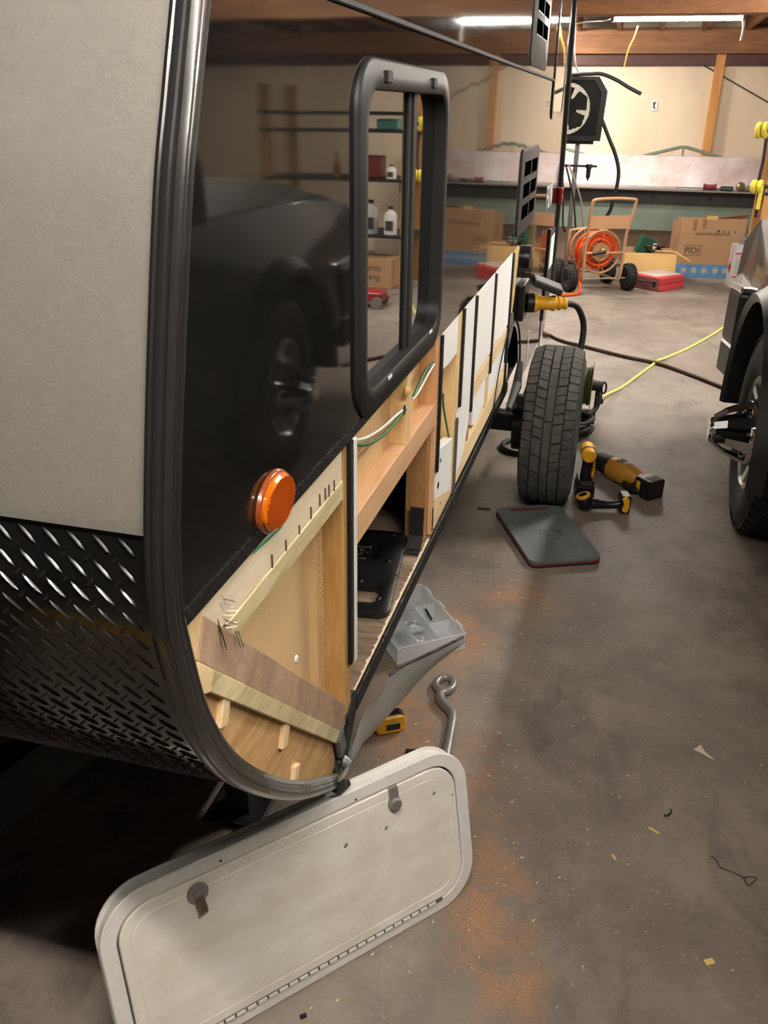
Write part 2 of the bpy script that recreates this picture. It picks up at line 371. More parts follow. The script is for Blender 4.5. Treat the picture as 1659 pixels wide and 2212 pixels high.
# ------------------------------------------------------------------ the camper
TR = thing('camper_trailer', (-1.05, 3.1, 0), 'dark grey camper trailer with its lower side skin cut away to bare wood framing', 'camper')
PROF_PX = [(418, 0), (398, 210), (380, 420), (364, 800), (357, 1080), (357, 1200), (364, 1330), (385, 1430), (430, 1575), (495, 1670), (575, 1712), (650, 1718), (728, 1695)]
prof = [Vector((0,)+OX(*p)[1:]) for p in PROF_PX]
t = (prof[0]-prof[1]).normalized()
prof = [prof[0]+t*0.55, prof[0]+t*0.3]+prof
PROF = crom(prof, 8)                                    # front outline in the side plane, roof end first
PN = []
for i, p in enumerate(PROF):
    d = (PROF[min(i+1, len(PROF)-1)]-PROF[max(i-1, 0)]).normalized()
    PN.append(Vector((0, d.z, -d.y)) if Vector((0, d.z, -d.y)).y < 0 or d.z < 0 else Vector((0, -d.z, d.y)))
PN = [(n if n.y <= 0.3 else -n) for n in PN]
for i in range(len(PN)):                                # outward = away from the body's middle
    if PN[i].dot(PROF[i]-Vector((0, 2.2, 1.3))) < 0: PN[i] = -PN[i]
XW = -2.1
ZSPLIT = 1.163
isp = min(range(len(PROF)), key=lambda i: abs(PROF[i].z-ZSPLIT))
PROF[isp].z = ZSPLIT
def strip(i0, i1, x0, x1, off, name, m, nx=1):
    b = MB(); 
    rows = [PROF[i]+PN[i]*off for i in range(i0, i1+1)]
    b.loft([[p+Vector((x0+(x1-x0)*k/nx, 0, 0)) for k in range(nx+1)] for p in rows], 0, False, False, False)
    rows2 = [PROF[i]+PN[i]*(off-.012) for i in range(i0, i1+1)]
    b.loft([[p+Vector((x0+(x1-x0)*k/nx, 0, 0)) for k in range(nx+1)] for p in rows2], 0, False, False, False)
    a = [(PROF[i]+PN[i]*off, PROF[i]+PN[i]*(off-.012)) for i in (i0, i1)]
    for q in a: b.add([q[0]+Vector((x0, 0, 0)), q[0]+Vector((x1, 0, 0)), q[1]+Vector((x1, 0, 0)), q[1]+Vector((x0, 0, 0))], [(0, 1, 2, 3)])
    return b.build(name, m, TR, smooth=0.9)
strip(0, isp, XW, -.004, .0, 'front_panel', M_FRONT)['label'] = 'smooth silver grey front panel'
strip(isp, len(PROF)-1, XW, -.004, -.004, 'tread_plate', M_PLATE)['label'] = 'black diamond tread plate'
# raised diamond lugs pressed into the tread plate
acc = [0.0]
for i in range(isp+1, len(PROF)): acc.append(acc[-1]+(PROF[i]-PROF[i-1]).length)
def at_s(s):
    for k in range(1, len(acc)):
        if s <= acc[k]:
            f = (s-acc[k-1])/max(1e-6, acc[k]-acc[k-1]); i = isp+k
            p = PROF[i-1].lerp(PROF[i], f); n = PN[i-1].lerp(PN[i], f).normalized(); d = (PROF[i]-PROF[i-1]).normalized()
            return p, n, d
    return PROF[-1], PN[-1], (PROF[-1]-PROF[-2]).normalized()
b = MB(); pitch = .029
for r_ in range(int(acc[-1]/pitch)):
    for c_ in range(46):
        for h_ in (0, 1):
            s_ = .016+(r_+.5*h_)*pitch; x_ = -.045-(c_+.5*h_)*pitch
            if s_ > acc[-1]-.02: continue
            p, n, d = at_s(s_); X = Vector((1, 0, 0)); p = p+n*(-.0042)+X*x_
            a = (d+X).normalized() if h_ == 0 else (d-X).normalized()
            q = n.cross(a).normalized(); L_, W_ = (.0155, .0020) if h_ == 0 else (.0105, .0022)
            b.add([p-a*L_, p+q*W_-a*L_*.3, p+q*W_+a*L_*.3, p+a*L_, p-q*W_+a*L_*.3, p-q*W_-a*L_*.3, p-a*L_*.55+n*.0026, p+a*L_*.55+n*.0026],
                  [(0, 1, 6), (1, 2, 7, 6), (2, 3, 7), (3, 4, 7), (4, 5, 6, 7), (5, 0, 6)])
tag(b.build('raised_lugs', M_PLATE, TR, smooth=1.2), 'raised diamond lugs of the tread plate', kind='stuff')
# ribbed trim wrapped round the corner
cs = [(.002, -.040), (.007, -.040), (.009, -.034), (.006, -.030), (.006, -.022), (.010, -.019), (.010, -.013), (.007, -.010), (.012, -.004), (.012, .003), (.007, .009), (.001, .011), (-.003, .008), (-.008, .008), (-.011, .012), (-.018, .012), (-.021, .007), (-.026, .007), (-.029, .010), (-.034, .008), (-.036, .000)]
cs = [(x*.62+.001, n*.58) for x, n in cs]
b = MB(); b.loft([[PROF[i]+PN[i]*n+Vector((x, 0, 0)) for x, n in cs] for i in range(len(PROF))], 0, False, False, False)
b.loft([[PROF[i]+PN[i]*(n-.002)+Vector((x-.002, 0, 0)) for x, n in cs] for i in range(len(PROF))], 0, False, False, False)
b.build('corner_trim', M_TRIM, TR, smooth=0.6)['label'] = 'dark ribbed corner trim'
e1 = PROF[-1]; d1 = (PROF[-1]-PROF[-4]).normalized()
b = MB(); b.tube([e1-d1*.01+Vector((.004, 0, 0)), e1+d1*.02+Vector((.006, 0, -.002)), e1+d1*.034+Vector((.016, 0, .006))], [.016, .012, .006], 8).build('trim_end', M_RUBBER, TR, smooth=1)

ZC, ZS, ZT, YR = 1.056, 1.682, 2.62, 5.50        # cut line, seam, roof, rear
fr = [(p.y, p.z) for p in PROF if p.z > ZC+.001]
frU = [q for q in fr if q[1] > ZS]; frL = [q for q in fr if q[1] <= ZS]
ins = lambda L_: [(y+.012, z) for y, z in L_]
zt0 = frU[0][1]
b = MB()
U = ins(frU)
b.ext([(YR-.22, zt0)]+[(U[0][0], zt0)]+U[1:]+[(U[-1][0]-.002, ZS), (YR-.02, ZS)], 'x', -.03, .0015)
b.build('upper_side_panel', M_SKIN, TR)['label'] = 'dark glossy upper side skin'
# middle skin, with the window opening left out
wy0, wy1, wz0, wz1 = 1.34, 1.975, 1.08, 1.60
Lf = ins(frL)
b = MB()
b.ext([(wy0, ZS)]+[(Lf[0][0]-.002, ZS)]+Lf+[(Lf[-1][0]+.004, ZC), (wy0, ZC)], 'x', -.004, 0.0)
b.ext([(wy1, ZS), (wy0, ZS), (wy0, wz1), (wy1, wz1)], 'x', -.004, 0.0)
b.ext([(wy1, wz0), (wy0, wz0), (wy0, ZC), (wy1, ZC-.004)], 'x', -.004, 0.0)
b.ext([(YR, ZS), (wy1, ZS), (wy1, ZC-.004), (3.43, ZC+.006), (3.66, 1.075), (YR+.06, 1.075)], 'x', -.004, 0.0)
b.build('side_panel', M_SKIN, TR)['label'] = 'dark glossy side skin mirroring the workshop'
# rear skirt with the wheel opening
WY, WZ, WR = 3.55, .335, .335
arc = [(WY+.40*math.cos(a), WZ+.40*math.sin(a)) for a in [math.radians(10+k*9) for k in range(18)]]
b = MB(); b.ext([(YR+.06, 1.075), (3.66, 1.075), (3.53, 1.00), (3.52, .90), (3.46, .82), (3.44, .60)]+[q for q in reversed(arc) if q[0] > 3.3][2:]+[(WY+.42, .36), (5.0, .34), (5.30, .33), (5.45, .5)], 'x', -.004, .0)
b.build('rear_skirt', M_SKIN, TR)['label'] = 'grey reflecting rear skirt with wheel opening'
b = MB()
for k in range(40):
    a0 = math.radians(20+k*3.4); 
    b.ob((.002, WY+.47*math.cos(a0), WZ+.02+.40*math.sin(a0)), (.004, .03, .006), Matrix.Rotation(a0+PI/2, 3, 'X'))
b.build('fender_seal', M_TAR, TR)
# seam trim
b = MB(); b.bx(.0, .006, U[-1][0], 4.50, ZS-.007, ZS+.003).build('seam_trim', M_RUBBER, TR, bevel=.002)
# roof, far side, rear and belly
b = MB(); b.bx(XW, -.01, U[0][0]-.05, YR-.2, zt0-.02, zt0+.03).build('roof', M_FRONT, TR)
b = MB(); b.ext([(YR-.22, zt0)]+[(q.y+.01, q.z) for q in PROF]+[(1.33, .465), (YR, .465)], 'x', XW-.01, XW).build('far_side_wall', M_SKIN, TR)
b = MB(); b.add([(XW, YR-.215, zt0), (-.004, YR-.215, zt0), (-.004, YR+.055, 1.07), (XW, YR+.055, 1.07), (-.004, YR+.03, .47), (XW, YR+.03, .47)], [(0, 1, 2, 3), (3, 2, 4, 5)]).build('rear_wall', M_SKIN, TR)
b = MB(); b.tube([(.002, YR-.218, zt0), (.002, YR-.08, 1.68), (.002, YR+.056, 1.07), (.002, YR+.02, .6)], .014, 8, smooth=4).build('rear_trim', M_TRIM, TR, smooth=1)
b = MB(); b.bx(XW, -.02, 1.33, YR, .455, .475).build('belly_panel', M_BLACKM, TR)
b = MB(); b.add([(XW, e1.y, e1.z), (-.02, e1.y, e1.z), (-.02, 1.33, .46), (XW, 1.33, .46)], [(0, 1, 2, 3)]).build('belly_slope', M_BLACKM, TR)

# window
b = MB()
yo0, yo1, zo0, zo1 = 1.314, 2.0, 1.055, 1.622
yi0, yi1, zi0, zi1 = 1.359, 1.957, 1.103, 1.578
rr = lambda d0, d1, r, x: [(x, y, z) for y, z in rrect(yo0+(yi0-yo0)*d0, yo1+(yi1-yo1)*d0, zo0+(zi0-zo0)*d0, zo1+(zi1-zo1)*d0, r, 8)]
b.loft([rr(0, 0, .085, -.003), rr(0, 0, .085, .004), rr(.12, 0, .08, .0085), rr(.45, 0, .072, .009), rr(.55, 0, .07, .011), rr(.9, 0, .06, .011), rr(1, 0, .055, .008), rr(1.02, 0, .053, -.018), rr(.7, 0, .053, -.022)], 0, True, False, False)
WF = b.build('window', M_FRAMEP, TR, smooth=0.9); WF['label'] = 'slider window in a rounded charcoal frame'
def pane(y0, y1, x, nm='pane', r=.04):
    lp = rrect(y0, y1, zi0-.004, zi1+.004, r, 6)
    MB().loft([[(x-.004, y, z) for y, z in lp], [(x, y, z) for y, z in lp]]).build(nm, M_GLASS, WF)
pane(yi0-.006, 1.70, -.012); pane(1.70, yi1+.006, -.016)
MB().bx(-.014, -.006, 1.684, 1.700, zi0-.002, zi1+.002).build('sash_bar', M_RUBBER, WF, bevel=.003)
MB().bx(-.018, -.002, 1.703, 1.735, zi0-.004, zi1+.004).build('sash_bar', M_FRAMEP, WF, bevel=.004)
for (px, py) in ((839, 166), (938, 180)):
    p = OX(px, py, .012); MB().bx(.008, .016, p[1]-.016, p[1]+.016, p[2]-.009, p[2]+.009).build('clip', M_FRAMEP, WF, bevel=.002)
for (px, py) in ((843, 814), (931, 716)):
    p = OX(px, py, .0115); MB().bx(.010, .0125, p[1]-.012, p[1]+.012, p[2]-.003, p[2]+.003).build('drain_slot', M_WHITEP, WF)

# amber marker light
p = OX(588, 1082)
my, mz = p[1], p[2]
def oval(a, c, x, n=28): return [(x, my+a*math.cos(2*PI*k/n), mz+c*math.sin(2*PI*k/n)) for k in range(n)]
M_AMB = mat('amber lens', S(232, 120, 16), 0.18, coat=0.8, trans=0.25, var=0.15, vs=60)
M_AMBD = mat('brown amber base', S(140, 66, 26), 0.3, coat=0.6)
ML = MB().loft([oval(.056, .041, -.002), oval(.055, .040, .004), oval(.053, .038, .006)]).build('marker_light', M_AMBD, TR, smooth=.9); ML['label'] = 'oval amber marker light'
MB().loft([oval(.051, .0365, .005), oval(.051, .0365, .0095), oval(.047, .033, .0130), oval(.03, .021, .0138)]).build('lens', M_AMB, ML, smooth=.7)
b = MB()
for k in range(-11, 12):
    y = my+k*.0042; h_ = .037*math.sqrt(max(0, 1-((y-my)/.048)**2))
    if h_ > .006: b.bx(.0120, .0146, y-.0009, y+.0009, mz-h_*.86, mz+h_*.86)
b.build('lens_rib', mat('amber rib', S(176, 74, 8), .2, coat=.8), ML)

# black tape along the cut edge
tag(MB().ext([(fr[-1][0]+.03, ZC+.012), (1.95, ZC+.006), (1.95, ZC-.007), (fr[-1][0]+.03, ZC-.007)], 'x', .0, .0025).build('edge_tape', M_TAR, TR), 'black sealing tape along the cut edge')
tag(MB().ext([OX(548, 1195, -.003)[1:], OX(605, 1143, -.003)[1:], OX(610, 1135, -.003)[1:], OX(560, 1180, -.003)[1:]], 'x', -.004, -.002).build('tape_scrap', mat('green tape', S(52, 150, 110), 0.5), TR), 'green tape peeping out under the cut edge')

# ---- framing pieces: rectangles in the wall plane (y0,y1,z0,z1,x0,x1)
def piece(name, m, y0, y1, z0, z1, x0, x1, bev=.0015, label=None):
    o = MB().bx(x0, x1, y0, y1, z0, z1).build(name, m, TR, bevel=bev)
    if label: o['label'] = label
    return o
def quad(name, m, pts, x0, x1, bev=.001, label=None):
    o = MB().ext(pts, 'x', x0, x1).build(name, m, TR, bevel=bev)
    if label: o['label'] = label
    return o
# front bay
piece('wall_board', wood('whitewashed board', S(218, 198, 164), S(238, 222, 194), 'y', 4), .74, 1.262, .986, ZC+.02, -.022, -.006, label='pale top board full of staples')
piece('wall_rail', M_POPLAR, .80, 1.262, .950, .985, -.034, -.004)
piece('wall_rail', M_POPLAR, .80, 1.262, .938, .951, -.052, -.030)
quad('backing_panel', M_PLYT, [(.72, 1.04), (.70, .92), (1.28, .38), (1.30, .47), (1.30, 1.04)], -.066, -.058, label='tan hardboard behind the front bay')
piece('wall_stud', M_POPLARV, 1.262, 1.300, .490, ZC+.02, -.058, -.004)
piece('nailer', M_PLYT, 1.225, 1.264, .50, .94, -.060, -.044)
quad('wall_board', M_PINEV, [(.690, 1.052), (.742, 1.052), (.742, .985), (.690, .985)], -.022, -.0065)
quad('corner_block', M_PINE, [(.735, 1.03), (.83, 1.0), (.83, .93), (.74, .96)], -.045, -.024)
# diagonal plies of the rounded corner
quad('diagonal_board', M_PURPLE, [(.745, 1.030), (1.262, .520), (1.262, .474), (1.235, .474), (.722, .983)], -.026, -.0035, label='greyish brown diagonal board with staples')
quad('diagonal_rail', M_POPLAR, [(.752, .953), (1.236, .474), (1.215, .462), (.738, .930)], -.030, -.0015)
quad('end_block', M_PINE, [(.722, .983), (.752, .953), (.738, .928), (.708, .945)], -.026, -.003)
low = [(p.y, p.z) for i, p in enumerate(PROF) if p.z < .96]
low = [(y+.010, z+.006) for y, z in low]
quad('corner_plywood', M_OSB, [(.722, .960), (1.225, .475), (1.235, .44)]+list(reversed(low)), -.030, -.012, 0, 'weathered plywood in the rounded front corner')
for (a, c, ang) in ((.782, .878, 0.75), (.972, .688, 0.75), (1.0, .560, 0.75)):
    MB().ob((-.009, a, c), (.010, .022, .056), Matrix.Rotation(-.42, 3, 'X')).build('wood_cleat', M_PINE, TR, bevel=.001)
# printed note on the hardboard (unreadable rows), staples
b = MB()
for k in range(34):
    for c_ in range(3):
        ln = random.uniform(.006, .013); z = .93-k*.0118; y = 1.243+c_*.0145
        b.bx(-.0442, -.0435, y, y+ln*.8, z, z+.0016)
b.build('printed_rows', mat('brown print', S(150, 112, 70), 0.6), TR)
M_STAP = mat('staple wire', S(120, 116, 110), 0.35, 0.9)
for (px, py) in ((588, 1212), (618, 1180), (647, 1148), (672, 1108), (691, 1080), (703, 1067), (711, 1060), (722, 1050)):
    p = OX(px, py, -.005); MB().bx(-.006, -.0042, p[1]-.0012, p[1]+.0012, p[2]-.010, p[2]+.010).rot(Matrix.Identity(3)).build('staple', M_STAP, TR)
for k in range(9):
    p = OX(484+random.uniform(-7, 7), 1285+k*9, -.004); d = random.uniform(-.006, .006)
    MB().tube([(-.005, p[1], p[2]), (.006, p[1]+.008, p[2]-.004+d)], .0007, 4).build('staple', M_STAP, TR)
for k in range(5):
    p = OX(470+k*1.6, 1362+k*6, -.004)
    MB().tube([(-.003, p[1], p[2]+.016), (.004, p[1]-.001, p[2]-.010)], .0007, 4).build('staple', M_STAP, TR)
for k in range(2):
    p = OX(506+k*6, 1380, -.004)
    MB().tube([(-.002, p[1], p[2]+.012), (.006, p[1]-.004, p[2]-.008)], .0007, 4).build('staple', M_STAP, TR)
p = OX(640, 1424, -.057); MB().lathe([(0, .004), (.006, .003), (.008, 0)], (-.058, p[1], p[2]), (1, 0, 0), 9).build('putty_dab', M_FOAM, TR)
# foam strip on the first stud
piece('seal_strip', M_TAR, 1.281, 1.297, .60, 1.046, -.004, .004, 0, 'black strip on the first stud')
piece('seal_strip', M_WHITEP, 1.297, 1.312, .596, 1.046, -.004, .006, .001, 'white strip on the first stud')
# second bay above the compartment opening
piece('backing_panel', M_PLYL, 1.298, 2.062, .86, 1.09, -.050, -.044, 0, 'pale plywood behind the wires')
piece('header_rail', M_FIR, 1.300, 2.060, .822, .884, -.044, -.004, .001, 'orange header rail over the compartment opening')
piece('wall_stud', M_PINEV, 1.714, 1.752, .884, 1.06, -.044, -.004)
piece('wall_stud', wood('orange fir upright', S(194, 140, 96), S(216, 164, 118), 'z', 5), 2.010, 2.060, .884, 1.06, -.044, -.004)
piece('jamb_stud', M_FIRV, 2.004, 2.040, .50, .822, -.070, -.016)
piece('jamb_stud', M_FIR, 2.040, 2.060, .505, .822, -.044, -.004)
p = OX(878, 845, -.004); MB().lathe([(0, .008), (.006, .007), (.011, .003), (.013, 0)], (-.004, p[1], p[2]), (1, 0, 0), 9).build('foam_blob', mat('dried spray foam', S(222, 180, 96), 0.7, bump=.6, bs=120), TR, smooth=2)
p = OX(876, 882, -.004); MB().lathe([(0, .001), (.011, .001), (.011, 0)], (-.004, p[1]-.012, p[2]), (1, 0, 0), 14).build('wire_hole', M_BLACKP, TR)
M_WG = mat('green wire', S(44, 110, 70), 0.45); M_WW = mat('white wire', S(232, 226, 214), 0.45)
def wire(px, m, r, X=-.006, nm='wire', **k):
    return MB().tube([OX(a, c, X) for a, c in px], r, 7, smooth=6).build(nm, m, TR, smooth=2)
wire([(760, 952), (790, 946), (825, 925), (855, 898), (876, 881)], M_WW, .0032)
wire([(766, 954), (775, 962), (805, 955), (840, 928), (876, 884)], M_WG, .0034)
wire([(892, 862), (905, 845), (925, 808), (944, 776)], M_WW, .003, -.008)
wire([(893, 857), (903, 835), (920, 800), (938, 781), (944, 773)], M_WG, .0034, -.01)
wire([(957, 850), (958, 880), (965, 920), (972, 958)], M_WG, .003, -.012)
# compartment behind the opening
piece('compartment_floor', M_VINYL, 1.31, 2.36, .478, .498, -.42, -.006, 0, 'wood grain vinyl compartment floor')
piece('compartment_floor', M_DIRTY, 1.31, 2.36, .476, .497, -1.1, -.42, 0, 'dirty chipboard at the back of the compartment')
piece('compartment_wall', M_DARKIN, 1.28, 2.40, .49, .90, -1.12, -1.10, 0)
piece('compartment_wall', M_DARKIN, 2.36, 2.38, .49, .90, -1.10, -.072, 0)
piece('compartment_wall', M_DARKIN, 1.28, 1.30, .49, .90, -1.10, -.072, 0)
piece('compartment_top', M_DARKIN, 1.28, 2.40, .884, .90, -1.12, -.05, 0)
b = MB()
ys = np.linspace(1.315, 2.03, 130)
b.ext([(y, -.0055-.0045*random.random()) for y in ys][::1]+[(2.03, .0), (1.315, .0)], 'z', .492, .4995)
bb = MB(); bb.v = [(v[1], v[0], v[2]) for v in b.v]; bb.f = b.f; bb.m = b.m
bb.v = [(v[0]-.004, v[1], v[2]) for v in bb.v]
bb.build('sawn_edge', M_SAWN, TR)['label'] = 'ragged pale sawn floor edge'
MB().loft([[(x, 1.985, .61), (x, 1.978, .53), (x, 1.955, .5005), (x, 1.925, .500), (x, 1.925, .503), (x, 1.953, .504), (x, 1.973, .533), (x, 1.98, .61)] for x in (-.05, -.014)]).build('rubber_corner', M_RUBBER, TR)
# third bay and onwards
piece('backing_panel', M_PLYL, 2.058, 3.45, .56, 1.07, -.050, -.044, 0, 'pale plywood behind the foam bays')
piece('seal_strip', M_TAR, 2.058, 2.072, .683, 1.046, -.004, .003, 0)
piece('wall_stud', M_PINEV, 2.302, 2.362, .585, 1.055, -.044, -.004)
piece('wall_stud', M_PINEV, 2.062, 2.084, .585, 1.055, -.044, -.003)
tag(quad('foam_panel', M_FOAM, [(2.086, 1.05), (2.302, 1.05), (2.302, .942), (2.20, .94), (2.086, .948)], -.03, -.004, .002), 'short white foam piece below the window')
tag(quad('foam_panel', M_FOAM, [(2.06, .60), (2.06, .66), (2.10, .735), (2.285, .70), (2.29, .535)], -.03, -.002, .002), 'white foam piece beside the compartment jamb')
for px_, s_ in (((947, 1048), 1), ((952, 995), .6)):
    p = OX(*px_, -.001); MB().lathe([(0, .0015), (.010*s_, .001), (.011*s_, 0)], (-.002, p[1], p[2]), (1, 0, 0), 9).build('burn_hole', M_BLACKP, TR)
piece('seal_strip', mat('grey metal strip', S(110, 108, 106), .4, .6), 2.330, 2.345, .467, .742, -.004, .003, 0, 'grey metal strip beside the foam')
piece('seal_strip', M_TAR, 2.362, 2.380, .767, 1.05, -.004, .003, 0)
tag(quad('foam_panel', M_FOAM, [(2.380, 1.05), (2.572, 1.05), (2.574, .66), (2.50, .57), (2.345, .535), (2.345, .75), (2.380, .77)], -.03, -.003, .002), 'tall white foam piece beside the grey metal strip')
piece('seal_strip', M_TAR, 2.574, 2.594, .684, 1.046, -.004, .003, 0)
tag(quad('foam_panel', M_FOAM, [(2.596, 1.05), (2.972, 1.05), (2.976, .775), (2.596, .78)], -.03, -.003, .002), 'wide white foam piece in the fourth bay')
piece('seal_strip', M_TAR, 2.974, 2.994, .70, 1.046, -.004, .003, 0)
tag(quad('foam_panel', M_FOAM, [(2.996, 1.05), (3.43, 1.055), (3.43, .775), (3.25, .77), (2.996, .79)], -.03, -.003, .002), 'white foam piece next to the rear skirt')
piece('wall_rail', M_PINE, 2.596, 3.436, .705, .765, -.044, -.004)
piece('wall_stud', M_FIRV, 2.574, 2.596, .585, .70, -.044, -.005)
piece('wall_stud', M_PINEV, 2.93, 2.994, .585, .70, -.044, -.005)
tag(quad('foam_panel', M_FOAM, [(2.66, .705), (2.92, .705), (2.92, .60), (2.72, .59), (2.66, .61)], -.03, -.006, .002), 'low white foam piece under the fourth bay rail')
tag(quad('foam_panel', M_FOAM, [(3.0, .705), (3.42, .705), (3.42, .60), (3.0, .60)], -.03, -.006, .002), 'low white foam piece under the last rail')
piece('seal_strip', M_TAR, 3.436, 3.452, .48, 1.05, -.004, .004, 0)
piece('bottom_rail', M_PINE, 2.042, 3.56, .512, .585, -.044, -.004, .001, 'pale bottom rail with screws')
piece('bottom_flange', M_TAR, 1.322, 3.56, .460, .5015, -.006, .002, .002, 'black coated bottom flange')
quad('bottom_flange', M_TAR, [(1.322, .513), (1.322, .462), (1.255, .385), (1.215, .365), (1.205, .40), (1.243, .44), (1.275, .49)], -.044, .001, .003)
for (px, py) in ((951, 1087), (999, 983)):
    p = OX(px, py, -.004); MB().lathe([(0, .0015), (.004, .001), (.0045, 0)], (-.004, p[1], p[2]), (1, 0, 0), 8).build('screw_head', M_STAP, TR)
p = OX(741, 1630); MB().lathe([(0, .016), (.008, .014), (.011, .006), (.013, -.002)], (.0, p[1]+.004, p[2]-.02), (1, 0, -.3), 10).build('bolt', M_STEEL, TR, smooth=.8)
b = MB(); p = OX(737, 1605); b.ob((-.002, p[1], p[2]), (.012, .035, .06), Matrix.Rotation(.3, 3, 'X')).build('frame_bracket', mat('grey bracket', S(96, 98, 102), .5, .3), TR, bevel=.004)
# peeled lower skin: bent out from the bottom edge and hanging near the floor
topl = [OX(758, 1625, .005), OZ(786, 1545, .425), OZ(820, 1501, .41), OZ(850, 1450, .40), OZ(925, 1412, .38), OZ(1000, 1376, .36)]
botl = [OX(724, 1694, .004), OX(752, 1655, .012), OZ(779, 1611, .335), OZ(813, 1577, .31), OZ(857, 1525, .295), OZ(891, 1489, .295), OZ(930, 1440, .315), OZ(1001, 1379, .355)]
rows = []
for k in range(17):
    tt = k/16; top = crom(topl, 16); bot = crom(botl, 12)
    rows.append([top[min(len(top)-1, round(tt*(len(top)-1)))], None, bot[min(len(bot)-1, round(tt*(len(bot)-1)))]])
b = MB(); L_ = []
for r_ in rows:
    m_ = (r_[0]+r_[2])/2+Vector((.008, -.008, -.008)); L_.append([r_[0], (r_[0]*.75+r_[2]*.25)+Vector((.006, -.006, -.006)), m_, (r_[0]*.25+r_[2]*.75)+Vector((.006, -.006, -.006)), r_[2]])
b.loft(L_, 0, False, False, False); b.loft([[p+Vector((-.0012, .0012, .001)) for p in l] for l in L_], 0, False, False, False)
b.build('peeled_skin', M_ALU, TR, smooth=1.2)['label'] = 'peeled strip of aluminium skin hanging off the bottom edge'
b = MB(); b.tube([r_[0] for r_ in rows[9:]], .0035, 5).build('skin_sealant', M_TAR, TR)

# rear fittings on the side
def vent(y0, y1, z0, z1, rows_, label):
    v = MB().loft([[(x, y, z) for y, z in rrect(y0+d, y1-d, z0+d, z1-d, .03, 4)] for x, d in ((-.002, 0), (.004, 0), (.007, .006))]).build('side_vent', mat('grey vent plastic', S(58, 56, 56), .5, spec=.3), TR, smooth=.7); v['label'] = label
    for (a0, a1, c0, c1) in rows_:
        MB().bx(.0060, .0074, a0, a1, c0, c1).build('vent_slot', M_VOID, v)
        MB().ext([(a0, c0), (a1, c0), (a1, c0+.006), (a0, c0+.006)], 'x', .0065, .0085).build('vent_louver', MATS['grey vent plastic'], v)
rows2 = []
for zz in (1.315, 1.235, 1.155): rows2 += [(3.53, 3.75, zz, zz+.058), (3.78, 3.99, zz, zz+.058)]
vent(3.45, 4.05, 1.105, 1.42, rows2, 'grey plastic vent beside the wheel')
rows1 = []
for zz in (1.80, 1.875, 1.95, 2.025, 2.10): rows1 += [(3.57, 3.78, zz, zz+.055), (3.80, 3.98, zz, zz+.055)]
vent(3.47, 4.05, 1.70, 2.19, rows1, 'tall grey plastic vent above the seam')
b = MB(); b.loft([[(x, y, z) for y, z in rrect(4.50+d, 5.12-d, 1.515+d, 2.40-d, .06, 6)] for x, d in ((-.002, 0), (.006, 0), (.006, .03), (.003, .035))], 0, True, False, False)
WR_ = b.build('rear_window', M_TRIM, TR, smooth=.7); WR_['label'] = 'narrow rear window in a black frame'
lp = rrect(4.53, 5.09, 1.545, 2.37, .05, 6); MB().loft([[(x, y, z) for y, z in lp] for x in (.001, .003)]).build('pane', M_GLASS, WR_)
b = MB(); b.loft([[(.0, 3.875+.055*math.cos(a*PI/12), .974+.052*math.sin(a*PI/12)) for a in range(24)], [(.022, 3.875+.052*math.cos(a*PI/12), .974+.05*math.sin(a*PI/12)) for a in range(24)], [(.026, 3.875+.035*math.cos(a*PI/12), .974+.033*math.sin(a*PI/12)) for a in range(24)]])
tag(b.build('filler_cap', M_BLACKP, TR, smooth=.7), 'round black filler cap on the side')
# corroded filler strip at the edge of the skirt
quad('rotten_edge', mat('rotten yellow wood', S(196, 170, 104), .8, var=.25, vs=40), [(3.452, 1.055), (3.60, 1.06), (3.56, .86), (3.52, .80), (3.46, .82)], -.03, .001, .002, 'rotten yellowish wood at the skirt edge')
quad('bracket_plate', mat('grey bracket', S(96, 98, 102), .5, .3), [(3.45, .80), (3.56, .80), (3.58, .72), (3.45, .66)], -.004, .003)
# power inlet with a yellow plug
IN = MB().bx(-.002, .03, 3.68, 3.86, .735, .89).build('power_inlet', M_BLACKP, TR, bevel=.008, seg=2); IN['label'] = 'black power inlet with lifted cover'
ic = Vector((.03, 3.77, .80)); idr = Vector((.95, .32, -.02)).normalized()
MB().lathe([(0, 0), (.042, 0), (.042, .03), (.038, .03)], ic, idr, 20).build('socket', M_BLACKP, IN, smooth=.7)
MB().ob(tuple(ic+Vector((.08, .03, .075))), (.13, .12, .03), Matrix.Rotation(.35, 3, 'Y') @ Matrix.Rotation(.2, 3, 'Z')).build('cover', mat('dark grey plastic', S(40, 40, 44), .5), IN, bevel=.008, seg=2)
PL = thing('power_plug', tuple(ic), 'yellow power plug with black cable in the camper inlet', 'plug')
c0 = ic+idr*.02
MB().lathe([(.03, 0), (.041, .0), (.041, .022), (.034, .030), (.029, .05), (.029, .085), (.033, .092), (.033, .105), (.024, .108), (.024, .118), (.029, .12), (.029, .13), (.021, .132), (.021, .142), (.026, .144), (.026, .156), (.017, .160), (0, .160)], c0, idr, 20).build('plug_body', M_YELLOW, PL, smooth=.6)
cs_ = c0+idr*.155
MB().tube([cs_, cs_+Vector((.05, .03, -.02)), cs_+Vector((.085, .06, -.12)), cs_+Vector((.07, .0, -.28)), cs_+Vector((.03, -.06, -.40)), (.16, 4.0, .30), (.18, 4.15, .10), (.22, 4.35, .022)], .0135, 10, smooth=8).build('cable', M_RUBBER, PL, smooth=2)
